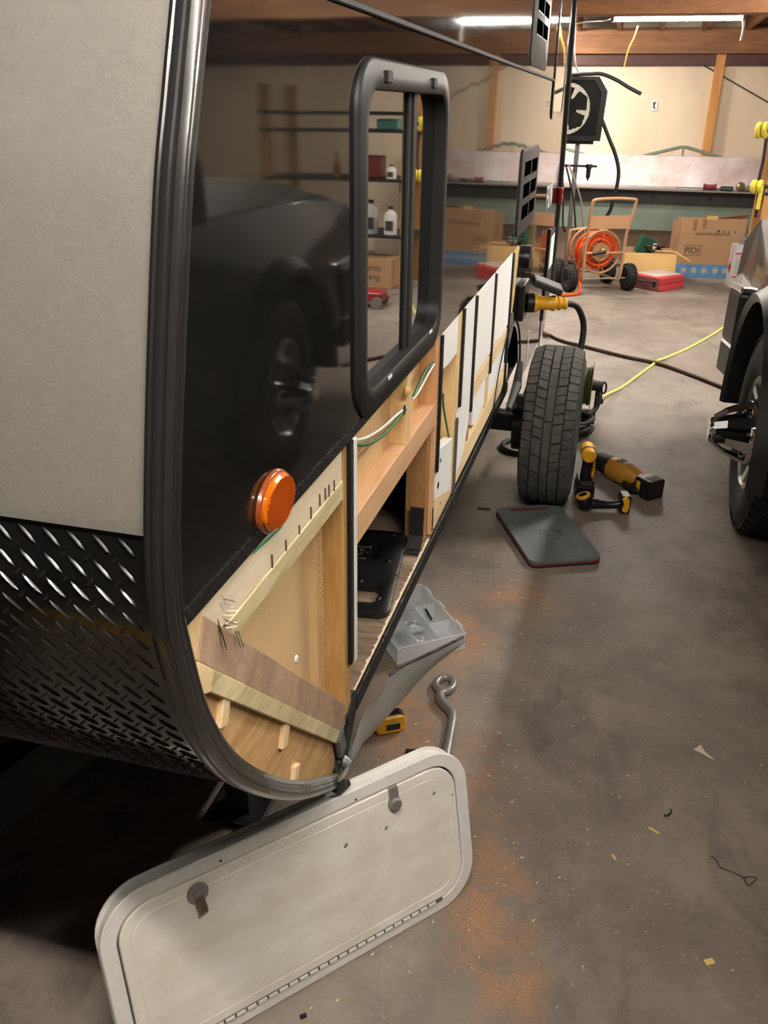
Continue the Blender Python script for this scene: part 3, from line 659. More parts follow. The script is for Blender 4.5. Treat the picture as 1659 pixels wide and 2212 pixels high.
# letters, tail lamp, hatch
text_mesh('lettering', 'FUN', .17, M_WHITEP, TR, Matrix.Translation((.002, 4.66, 1.09)) @ Matrix.Rotation(PI/2, 4, 'Z') @ Matrix.Rotation(PI/2, 4, 'X'), align='LEFT')
MB().bx(-.002, .03, 5.38, 5.46, 1.06, 1.15).build('tail_lamp', mat('red lens', S(110, 18, 20), .2, coat=.6), TR, bevel=.012, seg=2)
HT = MB().bx(-.002, .005, 5.06, 5.42, .52, .93).build('access_hatch', mat('dark grey plastic', S(40, 40, 44), .5), TR, bevel=.008); HT['label'] = 'dark access hatch near the rear'
MB().bx(.004, .0062, 5.16, 5.40, .72, .90).build('label_plate', M_WHITEP, HT)
MB().bx(.0, .010, 5.02, 5.06, .45, .96).build('hinge_edge', M_BLACKP, HT, bevel=.004)
for (px, py, h_) in ((1128, 668, .05), (1140, 745, .07)):
    p = OX(px, py); MB().bx(.0, .002, p[1]-.012, p[1]+.012, p[2]-h_, p[2]+h_).build('white_sticker', M_WHITEP, TR)
p = OX(1165, 730); MB().bx(.0, .003, p[1]-.02, p[1]+.02, p[2]-.1, p[2]+.14).build('skirt_slot', M_BLACKP, TR)

# ------------------------------------------------------------------ wheels
M_TIRE = mat('dusty tire rubber', S(44, 43, 42), 0.75, var=0.35, vs=18)
M_TREAD = mat('dusty tread', S(78, 76, 73), 0.85, var=0.3, vs=30)
def tire_mesh(c, R, W, rim, n=64):
    x, y, z = c; h = W/2
    pr = [(rim, -h*.82), (rim+.012, -h*.9), (rim+(R-rim)*.35, -h), (rim+(R-rim)*.62, -h*.99), (R-.022, -h*.86), (R-.0085, -h*.74), (R-.008, 0), (R-.0085, h*.74), (R-.022, h*.86), (rim+(R-rim)*.62, h*.99), (rim+(R-rim)*.35, h), (rim+.012, h*.9), (rim, h*.82), (rim-.01, h*.5), (rim-.01, -h*.5), (rim, -h*.82)]
    return MB().lathe(pr, c, (1, 0, 0), n)
def tread_mesh(c, R, ribs, nblk, skew=.25, gap=.14, seg=2):
    """raised tread blocks: ribs = list of (x0, x1, every) across the tire"""
    b = MB(); cx, cy, cz = c
    for rb_ in ribs:
        (x0, x1, ev, drop) = rb_[:4]; off, skw = (rb_[4:]+(0, skew))[:2] if len(rb_) > 4 else (0, skew)
        for k in range(0, nblk, ev):
            a0 = 2*PI*(k+off+(random.uniform(-.06, .06) if ev == 1 else 0))/nblk; a1 = a0+2*PI*ev/nblk*(1-gap/ev)
            for q in range(seg*ev):
                t0 = a0+(a1-a0)*q/(seg*ev); t1 = a0+(a1-a0)*(q+1)/(seg*ev)
                vs = []
                for (x, sk, dr) in ((x0, 0, drop if x0 < 0 else 0), (x1, skw*2*PI/nblk, drop if x1 > 0 else 0)):
                    for t_ in (t0+sk, t1+sk):
                        for r_ in (R-.010-dr, R-dr):
                            vs.append((cx+x, cy+r_*math.cos(t_), cz+r_*math.sin(t_)))
                b.add(vs, [(1, 3, 7, 5), (0, 1, 5, 4), (2, 6, 7, 3), (0, 2, 3, 1), (4, 5, 7, 6)])
    return b
wc = (.205, WY, WZ)
WH = tire_mesh(wc, WR, .22, .195).build('wheel', M_TIRE, TR, smooth=.9); WH['label'] = 'worn dusty road tire outside the body'
hw = .225/2
ribs = [(-.100, -.062, 1, .016, 0, .1), (-.056, -.020, 1, 0, .5, .25), (-.0145, .0145, 6, 0, 0, 0), (.020, .056, 1, 0, .3, -.25), (.062, .100, 1, .016, .7, -.1)]
tread_mesh(wc, WR, ribs, 54, .12, .13).build('tread', M_TREAD, WH)
b = MB(); b.lathe([(.195, .085), (.185, .08), (.175, .03), (.15, .022), (.11, .045), (.07, .05), (.04, .055), (.04, .075), (0, .078)], wc, (1, 0, 0), 32)
b.lathe([(.195, -.085), (.185, -.08), (.17, -.0), (.05, .0), (0, .0)], wc, (1, 0, 0), 32).build('rim', mat('silver rim', S(170, 170, 168), .4, .7), WH, smooth=.7)
MB().bx(-1.9, wc[0]-.05, WY-.04, WY+.04, WZ-.035, WZ+.04).build('axle', M_BLACKM, TR, bevel=.006)
MB().lathe([(.05, -.16), (.12, -.16), (.12, -.06), (.06, -.05)], wc, (1, 0, 0), 20, caps=True).build('brake_drum', M_BLACKM, TR)
b = MB(); b.tube([(.06, WY-.36, .52), (.06, WY-.30, .50), (.07, WY-.05, .40), (.07, WY+.35, .40)], .02, 6, smooth=3).build('suspension_arm', M_BLACKM, TR)
p0, p1 = Vector(OX(1117, 832, .07)), Vector(OX(1098, 885, .07))
MB().tube([p0+Vector((0, .05, .08)), p0, p1], [.012, .02, .012], 6).build('shock_absorber', M_BLACKM, TR)
for x in (-.42, -1.68):
    MB().bx(x-.03, x+.03, 1.25, YR-.1, .33, .455).build('chassis_rail', M_BLACKM, TR, bevel=.004)
for sx in (-1, 1):   # A-frame tongue
    a_ = Vector((-1.05+sx*.60, 1.6, .385)); c_ = Vector((-1.05+sx*.05, -.55, .385)); d = (c_-a_).normalized(); s_ = Vector((d.y, -d.x, 0))*.03
    MB().loft([[q+s_+Vector((0, 0, -.06)), q-s_+Vector((0, 0, -.06)), q-s_+Vector((0, 0, .06)), q+s_+Vector((0, 0, .06))] for q in (a_, c_)]).build('tongue_rail', M_BLACKM, TR)
MB().tube([(-1.05, -.5, .40), (-1.05, -.8, .42), (-1.05, -.92, .42)], [.05, .05, .04], 10).build('coupler', M_BLACKM, TR, smooth=.8)
MB().tube([(-1.05, -.6, .02), (-1.05, -.6, .85)], .03, 12).build('tongue_jack', M_BLACKM, TR, smooth=.8)
MB().bx(-.36, -.30, 1.42, 1.48, .0, .34).build('stabilizer_leg', M_BLACKM, TR, bevel=.004)
MB().bx(-.40, -.26, 1.38, 1.52, .0, .012).build('stabilizer_foot', M_BLACKM, TR, bevel=.004)
# far wheel of the camper
WH2 = tire_mesh((-2.32, WY, WZ), WR, .22, .195, 40).build('wheel', M_TIRE, TR, smooth=.9)

# ------------------------------------------------------------------ baggage door leaning on the nose
DW, DH, DA, DT = .772, .369, math.radians(228.594), math.radians(11.968)
u = Vector((math.cos(DA), math.sin(DA), 0)); n0 = Vector((-math.sin(DA), math.cos(DA), 0))
vv = Vector((0, 0, 1))*math.cos(DT)-n0*math.sin(DT)
BR = Vector((.261, 1.362, 0.0)); TLc = BR+u*DW+vv*DH
vv = (TLc-BR-u*DW).normalized()
if (Vector((-.307, .834, .361))-TLc).length > .03: vv = (Vector((-.307, .834, .361))-(BR+u*DW)).normalized()
xx = -u; zz = vv; nn = xx.cross(zz)                    # local x right, z up the door; -nn faces the viewer
if nn.y < 0: nn = -nn
orig = BR+u*DW
BD = thing('baggage_door', tuple(orig), 'dirty white baggage door in its frame leaning against the camper nose', 'door',
           M=Matrix(((xx.x, nn.x, zz.x, orig.x), (xx.y, nn.y, zz.y, orig.y), (xx.z, nn.z, zz.z, orig.z), (0, 0, 0, 1))))
M_DOORW = mat('dirty white door skin', S(244, 241, 232), .5, col2=S(222, 217, 200), vs=7, stretch=(1, 1, 1.8))
M_DOORF = mat('white painted aluminium', S(228, 226, 220), .36, var=.04, vs=20)
def dl(d, r, y): return [(x, y, z) for x, z in rrect(d, DW-d, d, DH-d, r, 10)]
MB().loft([dl(.022, .075, .036), dl(.001, .091, .036), dl(.001, .091, .033), dl(.007, .087, .033), dl(.007, .087, .002), dl(.0, .092, .002), dl(.0, .092, -.001), dl(.002, .09, -.003), dl(.026, .068, -.003), dl(.028, .066, -.001), dl(.028, .066, .030)], 0, True, False, False).build('door_frame', M_DOORF, BD, smooth=.3, local=True)['label'] = 'rounded white door frame'
LF = MB().loft([dl(.0315, .064, .028), dl(.0315, .064, -.002), dl(.033, .063, -.004), dl(.050, .048, -.004), dl(.0515, .047, -.003), dl(.053, .046, -.004)], 0, True, True, True).build('door_leaf', M_DOORW, BD, smooth=.3, local=True); LF['label'] = 'stained white door leaf'
MB().loft([dl(.0275, .066, .020), dl(.0322, .064, .020)], 0, True, False, False).build('door_seal', M_RUBBER, BD, local=True)
b = MB()
for k in range(23):
    x = .16+k*.022; b.bx(x, x+.0175, -.0085, -.0045, .0262, .0318)
HG = b.build('hinge_knuckles', M_WHITEP, BD, local=True); HG['kind'] = 'stuff'
MB().bx(.15, .68, -.0060, -.002, .0250, .0330).build('hinge_leaf', mat('grey hinge', S(120, 120, 118), .4, .5), BD, local=True)
def dpt(px, py):
    d = Vector(ray(px, py)); o_ = Vector(CAM); tt = (orig-o_).dot(nn)/d.dot(nn); q = o_+d*tt-orig; return q.dot(xx), q.dot(zz)
lx, lz = dpt(848, 1728)
LT = MB().lathe([(0, .014), (.011, .013), (.013, .009), (.0145, 0)], (lx, -.004, lz-.004), (0, -1, 0), 20).build('thumb_latch', M_STEEL, LF, smooth=.6, local=True)
MB().bx(lx-.011, lx+.011, -.010, -.002, lz+.004, lz+.034).build('latch_tab', M_STEEL, LF, bevel=.004, seg=2, local=True)
kx, kz = dpt(425, 1925)
MB().lathe([(0, .010), (.009, .010), (.011, .006), (.019, .004), (.020, 0)], (kx, -.004, kz), (0, -1, 0), 22).build('cam_lock', M_STEEL, LF, smooth=.6, local=True)
MB().ext([(kx-.004, kz), (kx+.004, kz), (kx+.008, kz-.012), (kx+.010, kz-.033), (kx+.005, kz-.038), (kx+.003, kz-.022), (kx+.001, kz-.036), (kx-.004, kz-.040), (kx-.006, kz-.014)], 'y', -.018, -.010).build('key', mat('brass grey key', S(128, 118, 108), .4, .8), LF, local=True)
for px, py in ((475, 1857), (766, 1725)):
    x, z = dpt(px, py); MB().lathe([(0, .001), (.0022, .001), (.0022, 0)], (x, -.004, z), (0, -1, 0), 8).build('screw_hole', M_BLACKP, LF, local=True)
for px, py, s_ in ((745, 1825, .006), (832, 1787, .005), (935, 1712, .005), (975, 1715, .003)):
    x, z = dpt(px, py); MB().ext([(x-s_, z-s_*.3), (x-s_*.2, z-s_*.7), (x+s_, z+s_*.3), (x+s_*.1, z+s_)], 'y', -.0046, -.0038).build('dirt_mark', mat('grey dirt', S(120, 118, 116), .7), LF, local=True)

# ------------------------------------------------------------------ things on the floor by the camper
def on_floor(px, py): return Vector(OZ(px, py, 0))
# eye bar
eb = thing('tow_eye_bar', tuple(on_floor(965, 1560)), 'bent grey steel bar with an eye lying on the floor', 'bar')
pts = [OZ(px, py, .012) for px, py in ((963, 1640), (970, 1600), (978, 1555), (976, 1540), (964, 1527), (953, 1515), (950, 1500))]
MB().tube(pts, .0140, 10, smooth=6).build('shank', M_STEEL, eb, smooth=1)
cc = Vector(OZ(961, 1478, .012)); b = MB()
b.tube([cc+Vector((.026*math.cos(a), .036*math.sin(a), 0)) for a in [2*PI*k/24 for k in range(24)]], .0115, 10, closed=True).build('eye', M_STEEL, eb, smooth=2)
q0, q1 = Vector(OZ(969, 1605, .0245)), Vector(OZ(976, 1567, .0245)); sd = Vector((.004, .001, 0))
MB().add([q0-sd, q0+sd, q1+sd, q1-sd, q0-sd-Vector((0, 0, .004)), q0+sd-Vector((0, 0, .004)), q1+sd-Vector((0, 0, .004)), q1-sd-Vector((0, 0, .004))], [(0, 1, 2, 3), (0, 4, 5, 1), (1, 5, 6, 2), (2, 6, 7, 3), (3, 7, 4, 0)]).build('sticker', mat('grey paper label', S(190, 186, 176), .6), eb)
# organizer box
OA = on_floor(1004, 1402); OB = on_floor(858, 1437); ou = (OB-OA).normalized(); ov = Vector((ou.y, -ou.x, 0))
if ov.y < 0: ov = -ov
OGM = Matrix(((ou.x, ov.x, 0, OA.x), (ou.y, ov.y, 0, OA.y), (0, 0, 1, 0), (0, 0, 0, 1)))
OG = thing('organizer_box', tuple(OA), 'open translucent plastic parts organizer on the floor under the camper edge', 'box', M=OGM)
M_CLEAR = mat('milky clear plastic', S(240, 244, 246), .25, alpha=.5)
ow, od, oh = .235, .33, .058
b = MB(); t_ = .003
b.bx(0, ow, 0, t_, 0, oh).bx(0, ow, od-t_, od, 0, oh).bx(0, t_, 0, od, 0, oh).bx(ow-t_, ow, 0, od, 0, oh).bx(0, ow, 0, od, 0, t_).build('tray', M_CLEAR, OG, local=True)
b = MB(); b.tube([(0, 0, oh), (ow, 0, oh), (ow, od, oh), (0, od, oh)], .004, 6, closed=True).build('rim', M_CLEAR, OG, local=True)
for x in (.078, .156): MB().bx(x-.0012, x+.0012, t_, od-t_, t_, oh-.008).build('divider', M_CLEAR, OG, local=True)
for y in (.11, .22): MB().bx(t_, .078, y-.001, y+.001, t_, oh-.012).build('divider', M_CLEAR, OG, local=True)
for y in (.05, .18, .28): MB().bx(-.006, .003, y-.022, y+.022, oh-.004, oh+.010).build('lid_clip', M_CLEAR, OG, bevel=.002, local=True)
lbp = OGM @ Vector((.10, .10, .004))
o = MB().bx(.092, .142, .10, .17, .030, .036).rot(OGM.to_3x3()).build('parts_bag', mat('clear bag of parts', S(206, 208, 206), .25, trans=.3, var=.2, vs=60))
o.location = OA; tag(o, 'small clear bag with a printed label in the organizer', 'bag')
MB().bx(.096, .138, .125, .160, .0355, .0372).rot(OGM.to_3x3()).build('bag_label', mat('black and white label', S(70, 72, 76), .5, col2=S(225, 225, 225), vs=55), o, local=True)
o2 = MB()
for k in range(26):
    x, y = random.uniform(.088, .148), random.uniform(.02, .10); o2.ob((x, y, .006+random.uniform(0, .018)), (.012, .004, .003), Matrix.Rotation(random.uniform(0, 3), 3, 'Z'))
o = o2.rot(OGM.to_3x3()).build('plastic_anchors', M_WHITEP); o.location = OA; tag(o, 'loose pile of white plastic anchors in the organizer', 'anchors', kind='stuff')
o = MB().tube([(.03, .18, .01), (.035, .22, .03), (.03, .26, .012)], .004, 6, smooth=4).rot(OGM.to_3x3()).build('black_clip', M_BLACKP, smooth=2); o.location = OA; tag(o, 'small curved black clip in the organizer', 'clip')
# yellow tool foot
tb = on_floor(848, 1580); TBM = Matrix.Translation((tb.x, tb.y, 0)) @ Matrix.Rotation(.55, 4, 'Z')
TB = thing('tape_measure', tuple(tb), 'yellow and black tape measure lying under the peeled skin', 'tape measure', M=TBM)
MB().ext(rrect(-.055, .035, .0, .055, .014, 4), 'y', -.002, .030).build('case', M_BLACKP, TB, bevel=.003, local=True)
MB().ext(rrect(-.05, .034, .004, .056, .014, 4), 'y', -.012, -.001).build('yellow_side', M_YELLOW, TB, bevel=.003, local=True)
MB().bx(-.022, .018, -.0145, -.011, .016, .038).build('grip_window', M_BLACKP, TB, bevel=.002, local=True)
# kneeling mat
mc = [on_floor(1088, 1110), on_floor(1218, 1098), on_floor(1287, 1222), on_floor(1122, 1228)]
mo = (mc[0]+mc[1]+mc[2]+mc[3])/4; mu = ((mc[1]-mc[0])+(mc[2]-mc[3])).normalized(); mv = Vector((-mu.y, mu.x, 0)); mw_ = ((mc[1]-mc[0]).length+(mc[2]-mc[3]).length)/4; ml_ = ((mc[0]-mc[3]).dot(mv)+(mc[1]-mc[2]).dot(mv))/4
KM = thing('kneeling_mat', tuple(mo), 'grey foam kneeling mat with a red middle layer on the floor', 'mat', rz=math.atan2(mu.y, mu.x))
mp_ = rrect(-mw_, mw_, -ml_, ml_, .035, 6)
def layer(nm, z0, z1, m, ins_=0): 
    lp = rrect(-mw_+ins_, mw_-ins_, -ml_+ins_, ml_-ins_, .035, 8)
    return MB().ext(lp, 'z', z0, z1).build(nm, m, KM, local=True)
M_MATG = mat('grey green foam', S(98, 106, 105), .8, var=.2, vs=14, bump=.1, bs=200)
layer('bottom_layer', 0, .009, M_RUBBER); layer('red_layer', .009, .017, mat('dark red foam', S(120, 52, 48), .8)); layer('top_layer', .017, .027, M_MATG, .001)
lp = rrect(-.085, .085, ml_-.045, ml_-.022, .011, 5); MB().ext(lp, 'z', .0265, .0275).build('handle_slot', mat('dark red foam', S(120, 52, 48), .8), KM, local=True)
b = MB()
for k in range(26): b.bx((x0 := random.uniform(-.03, .05)), x0+random.uniform(.006, .02), (y0 := random.uniform(-.07, .01)), y0+.003, .0268, .0274)
b.build('embossed_print', mat('dark emboss', S(46, 52, 51), .8), KM, local=True)
# metal scrap by the wheel
sp = on_floor(1045, 1100); o = MB().ob((0, 0, .003), (.055, .012, .005)).build('metal_clip', M_BLACKM); o.location = sp; o.rotation_euler.z = .15; tag(o, 'thin black metal clip on the floor beside the kneeling mat', 'clip')

# cordless tools
def tool(nm, px, py, rz, label, cat): 
    p = on_floor(px, py); return thing(nm, tuple(p), label, cat, rz=rz)
ID = tool('cordless_driver', 1260, 1068, .15, 'yellow and black cordless driver standing on its battery beside the tire', 'power tool')
MB().bx(-.040, .040, -.055, .055, .0, .062).build('battery', M_BLACKP, ID, bevel=.008, seg=2, local=True)
MB().bx(-.036, .036, -.05, .05, .062, .085).build('foot', M_BLACKP, ID, bevel=.008, seg=2, local=True)
MB().bx(-.024, .024, -.057, -.05, .066, .078).build('badge', mat('grey badge', S(62, 60, 54), .75), ID, local=True)
MB().tube([(0, .0, .08), (0, .0, .11), (0, .002, .15), (0, .005, .175)], [.026, .023, .021, .025], 12, smooth=3).build('grip', M_BLACKP, ID, smooth=1, local=True)
MB().lathe([(0, -.062), (.026, -.062), (.033, -.05), (.034, .04), (.026, .058), (.018, .07), (.012, .095), (0, .096)], (0, .01, .200), (0, 1, 0), 18).build('motor_housing', M_YELLOW, ID, smooth=.6, local=True)
MB().lathe([(.0345, -.03), (.0352, -.03), (.0352, -.018), (.0345, -.018)], (0, .01, .200), (0, 1, 0), 18).build('vent_band', M_BLACKP, ID, local=True)
MB().ext([(.0, .088), (.034, .088), (.036, .12), (.034, .17), (.024, .19), (.018, .185), (.026, .165), (.027, .125), (.020, .10), (.0, .10)], 'y', -.012, .012).build('hand_guard', M_YELLOW, ID, bevel=.003, local=True)
# reciprocating saw
pA, pB = on_floor(1296, 1020), on_floor(1392, 1068); ang = math.atan2(pB.y-pA.y, pB.x-pA.x)
RS = thing('reciprocating_saw', tuple(pA), 'yellow and black reciprocating saw lying on its side on the floor', 'power tool', rz=ang)
Ls = (pB-pA).length
def sec(x, cy, cz, a, c, n=14):
    a, c, cz = a*1.2, c*1.2, cz*1.2
    return [(x, cy+a*math.cos(2*PI*k/n), cz+c*math.sin(2*PI*k/n)) for k in range(n)]
MB().loft([sec(-.04, .0, .040, .022, .018), sec(-.02, .0, .044, .036, .034), sec(.05, .0, .045, .040, .040), sec(.085, -.002, .045, .043, .043)]).build('boot', M_RUBBER, RS, smooth=.8, local=True)
MB().bx(-.058, -.040, -.038, .030, .008, .066).build('shoe', M_BLACKM, RS, bevel=.004, local=True)
MB().loft([sec(.080, -.002, .045, .044, .044), sec(.11, -.002, .046, .047, .046), sec(.18, -.004, .046, .046, .044), sec(.215, .004, .045, .036, .036), sec(.25, .010, .043, .026, .026), sec(Ls-.06, .012, .042, .023, .024), sec(Ls-.03, .010, .044, .030, .030)]).build('body', M_YELLOWD, RS, smooth=.8, local=True)
for k in range(4): MB().bx(.155+k*.012, .161+k*.012, -.018, .012, .106, .1085).build('vent_slot', M_BLACKP, RS, local=True)
MB().bx(.12, .152, -.026, .014, .107, .1095).build('rating_plate', mat('grey badge', S(62, 60, 54), .75), RS, local=True)
MB().tube([(.20, -.036, .03), (.24, -.052, .026), (.29, -.050, .026), (Ls-.05, -.028, .03), (Ls-.02, -.02, .036)], [.014, .013, .013, .016, .02], 8, smooth=3).build('hand_loop', M_BLACKP, RS, smooth=1, local=True)
MB().bx(Ls-.035, Ls+.008, -.038, .040, .012, .086).build('battery_mount', M_BLACKP, RS, bevel=.006, local=True)
MB().bx(Ls-.020, Ls+.002, -.043, -.035, .018, .070).build('latch', M_YELLOW, RS, bevel=.003, local=True)
BT = MB().bx(Ls+.006, Ls+.066, -.046, .046, .0, .090).build('battery', M_BLACKP, RS, bevel=.008, seg=2, local=True)
MB().bx(Ls+.018, Ls+.054, -.03, .03, .0895, .0912).build('battery_label', mat('tan label', S(104, 88, 58), .8), BT, local=True)
# cordless light / ratchet
pA, pB = on_floor(1262, 1102), on_floor(1350, 1104); ang = math.atan2(pB.y-pA.y, pB.x-pA.x); Lf_ = (pB-pA).length
FL = thing('cordless_light', tuple(pA), 'small black cordless work light with yellow bezel lying by the tire', 'power tool', rz=ang)
MB().lathe([(0, -.03), (.022, -.03), (.032, -.012), (.034, .02), (.028, .032), (0, .034)], (.0, 0, .036), (-.35, 0, .94), 16).build('head', M_BLACKP, FL, smooth=.7, local=True)
MB().lathe([(.018, .030), (.030, .030), (.031, .038), (.018, .040)], (.0, 0, .036), (-.35, 0, .94), 16).build('bezel', M_YELLOW, FL, smooth=.7, local=True)
MB().tube([(.02, 0, .034), (.06, 0, .030), (Lf_*.6, 0, .028), (Lf_-.02, 0, .034)], [.024, .020, .018, .020], 10, smooth=3).build('grip', M_BLACKP, FL, smooth=1, local=True)
MB().bx(Lf_-.03, Lf_+.012, -.036, .036, .0, .082).build('battery_foot', M_BLACKP, FL, bevel=.006, local=True)
MB().ext([(Lf_-.026, .018), (Lf_-.004, .008), (Lf_+.006, .03), (Lf_+.002, .07), (Lf_-.012, .086), (Lf_-.03, .074), (Lf_-.018, .05)], 'y', -.042, -.034).build('yellow_latch', M_YELLOW, FL, bevel=.002, local=True)
# cord reel behind the tire
CRp = on_floor(1262, 905)
CR = thing('cord_reel', tuple(CRp), 'upright cord reel with steel side discs behind the camper tire', 'reel')
M_GREEN = mat('green cord', S(84, 92, 44), .55, var=.5, vs=40)
M_ZINC = mat('zinc steel', S(150, 148, 140), .35, .8)
for x in (-.06, .02):
    MB().lathe([(0, -.002), (.13, -.002), (.135, 0), (.13, .002), (0, .002)], (CRp.x+x, CRp.y, .19), (1, 0, 0), 28).build('side_disc', M_ZINC, CR, smooth=.8)
b = MB()
for k in range(5):
    b.tube([(CRp.x-.052+k*.015, CRp.y+(.10-.006*(k % 2))*math.cos(a), .19+(.10-.006*(k % 2))*math.sin(a)) for a in [2*PI*q/24 for q in range(24)]], .008, 6, closed=True)
b.build('wound_cord', M_GREEN, CR, smooth=2)
b = MB(); b.tube([(CRp.x-.09, CRp.y-.1, .008), (CRp.x-.09, CRp.y, .19), (CRp.x-.09, CRp.y+.1, .008)], .008, 6); b.tube([(CRp.x+.05, CRp.y-.1, .008), (CRp.x+.05, CRp.y, .19), (CRp.x+.05, CRp.y+.1, .008)], .008, 6); b.tube([(CRp.x-.09, CRp.y, .19), (CRp.x+.05, CRp.y, .19)], .01, 6); b.build('stand', M_BLACKM, CR)
MB().bx(CRp.x+.05, CRp.x+.09, CRp.y-.02, CRp.y+.01, .10, .125).build('cord_end', M_BLACKP, CR, bevel=.003)
# big plug on a cable resting on the reel
hp = Vector(OY(1262, 828, CRp.y-.03)); hq = Vector(OY(1300, 836, CRp.y-.03))
PG = thing('locking_plug', tuple(hp), 'black locking plug with finger ring on a thick black cable', 'plug')
MB().tube([hp, hp+(hq-hp)*.5, hp+(hq-hp)*.62, hq], [.032, .032, .028, .030], 14).build('plug_body', M_RUBBER, PG, smooth=.8)
rc = hq+Vector((.012, 0, -.004))
MB().tube([rc+Vector((.012*math.cos(a), 0, .032*math.sin(a))) for a in [2*PI*k/14 for k in range(14)]], .005, 6, closed=True).build('finger_ring', M_BLACKP, PG, smooth=2)
cy = CRp.y
MB().tube([hq+Vector((-.015, 0, -.02)), Vector(OY(1296, 860, cy-.05)), Vector(OY(1285, 885, cy-.09)), Vector(OY(1262, 900, cy-.16)), on_floor(1240, 930)+Vector((0, 0, .03))], .013, 10, smooth=6).build('cable', M_RUBBER, PG, smooth=2)
cc = on_floor(1255, 945); CL = thing('coiled_cable', tuple(cc), 'coil of thick black cable lying on the floor behind the tire', 'cable')
b = MB(); pts = []
for k in range(70):
    a = 2*PI*k/16; r_ = .105+.015*math.sin(k*.9); pts.append((cc.x-.045+r_*math.cos(a)*.8, cc.y+.05+r_*math.sin(a), .016+.0011*k+.006*math.sin(k*1.7)))
b.tube(pts, .0135, 8).build('coil', M_RUBBER, CL, smooth=2)
MB().tube([pts[-1], (cc.x+.0, cc.y+.19, .085), (cc.x+.035, cc.y+.22, .07)], .0125, 8, smooth=4).build('cable_end', M_RUBBER, CL, smooth=2)
cl2 = on_floor(1118, 985); o = MB().tube([(cl2.x+.09*math.cos(a), cl2.y+.10+.1*math.sin(a), .014) for a in [2*PI*k/20 for k in range(20)]], .013, 8, closed=True).build('cable_loop', M_RUBBER, smooth=2); tag(o, 'black cable loop on the floor behind the tire near the axle', 'cable')
# hose and yellow cord on the floor
o = MB().tube([OZ(px, py, .012) for px, py in ((1120, 700), (1175, 718), (1215, 736), (1270, 750), (1350, 770), (1425, 786), (1500, 812), (1570, 840), (1640, 868))], .013, 8, smooth=6).build('air_hose', mat('brown rubber hose', S(86, 62, 50), .6, var=.2, vs=30), smooth=2); tag(o, 'brown rubber hose lying across the floor to the pickup truck', 'hose')
pp = [OZ(px, py, .008) for px, py in ((1285, 868), (1300, 858), (1345, 835), (1385, 806), (1412, 786))]+[OZ(1422, 778, .032)]+[OZ(px, py, .008) for px, py in ((1440, 772), (1490, 750), (1540, 722), (1570, 702), (1600, 684))]
o = MB().tube([(CRp.x+.085, CRp.y-.005, .112), OZ(1300, 858, .085), OZ(1322, 847, .03)]+pp[2:], .0085, 8, smooth=6).build('extension_cord', mat('yellow green cord', S(206, 206, 110), .5), smooth=2); tag(o, 'pale yellow extension cord running from the cord reel across the floor', 'cord')
b = MB(); ft = Vector(OZ(1180, 722, .02)); o = MB().tube([ft+Vector((-.02, -.02, 0)), ft+Vector((.025, -.03, 0))], [.018, .014], 8).build('hose_fitting', mat('brass fitting', S(120, 86, 60), .4, .7), smooth=.8); tag(o, 'small brass fitting on the floor beside the brown hose', 'fitting')

# black plastic panel on the compartment floor
zf = .4985
pv = Vector((-.126, .992, 0)); pu = Vector((-.992, -.126, 0)); po = Vector((-.010, 1.606, zf))
PP = thing('plastic_cover', tuple(po), 'black plastic cover panel with a cut-out lying on the compartment floor', 'panel', M=Matrix(((pu.x, pv.x, 0, po.x), (pu.y, pv.y, 0, po.y), (0, 0, 1, zf), (0, 0, 0, 1))))
def ring2(o4, i4, ro, ri, z0, z1, lip):
    A_ = lambda d, z: [(x, y, z) for x, y in rrect(o4[0]+d, o4[1]-d, o4[2]+d, o4[3]-d, ro, 6)]
    I_ = lambda d, z: [(x, y, z) for x, y in rrect(i4[0]-d, i4[1]+d, i4[2]-d, i4[3]+d, ri, 6)]
    return [A_(0, z0), A_(0, z1-lip), A_(lip*1.5, z1), I_(lip, z1), I_(0, z1-lip*.6), I_(0, z0)]
MB().loft(ring2((0, .29, 0, .20), (.034, .235, .045, .118), .028, .018, 0, .018, .005), 0, True, False, False).build('cover_frame', M_BLACKP, PP, smooth=.6, local=True)
MB().loft(ring2((0, .29, .165, .415), (.060, .235, .245, .352), .028, .012, 0, .022, .005), 0, True, False, False).build('cover_plate', M_BLACKP, PP, smooth=.6, local=True)
MB().bx(.055, .24, .24, .357, .001, .005).build('tray_floor', M_BLACKP, PP, local=True)
for (x, y) in ((.035, .385), (.03, .235), (.085, .135), (.10, .035), (.03, .06)):
    MB().lathe([(0, .004), (.005, .003), (.007, 0)], (x, y, .018 if y < .2 else .022), (0, 0, 1), 9).build('boss', M_BLACKP, PP, smooth=1, local=True)
for k, (x, y, a) in enumerate([(.105, .33, .3), (.135, .335, -.2), (.100, .30, 2.6), (.120, .285, .8), (.135, .27, 1.2), (.15, .262, 2.0), (.11, .265, .4), (.16, .31, 1.0)]):
    d = pu*x+pv*y; L0 = .014
    o = MB().tube([(-L0, 0, .0), (L0*.8, 0, .0), (L0, 0, 0)], [.0016, .0018, .0018], 6).add([], []).lathe([(0, 0), (.0042, .0), (.0042, .002), (0, .0025)], (L0, 0, 0), (1, 0, 0), 8).build('wood_screw', mat('bright zinc', S(196, 194, 188), .3, .9), smooth=.8)
    o.location = (po.x+d.x, po.y+d.y, zf+.0085+.001*(k % 3)); o.rotation_euler.z = a; tag(o, 'loose zinc screw lying in the black plastic cover', 'screw', 'screws in the plastic cover')

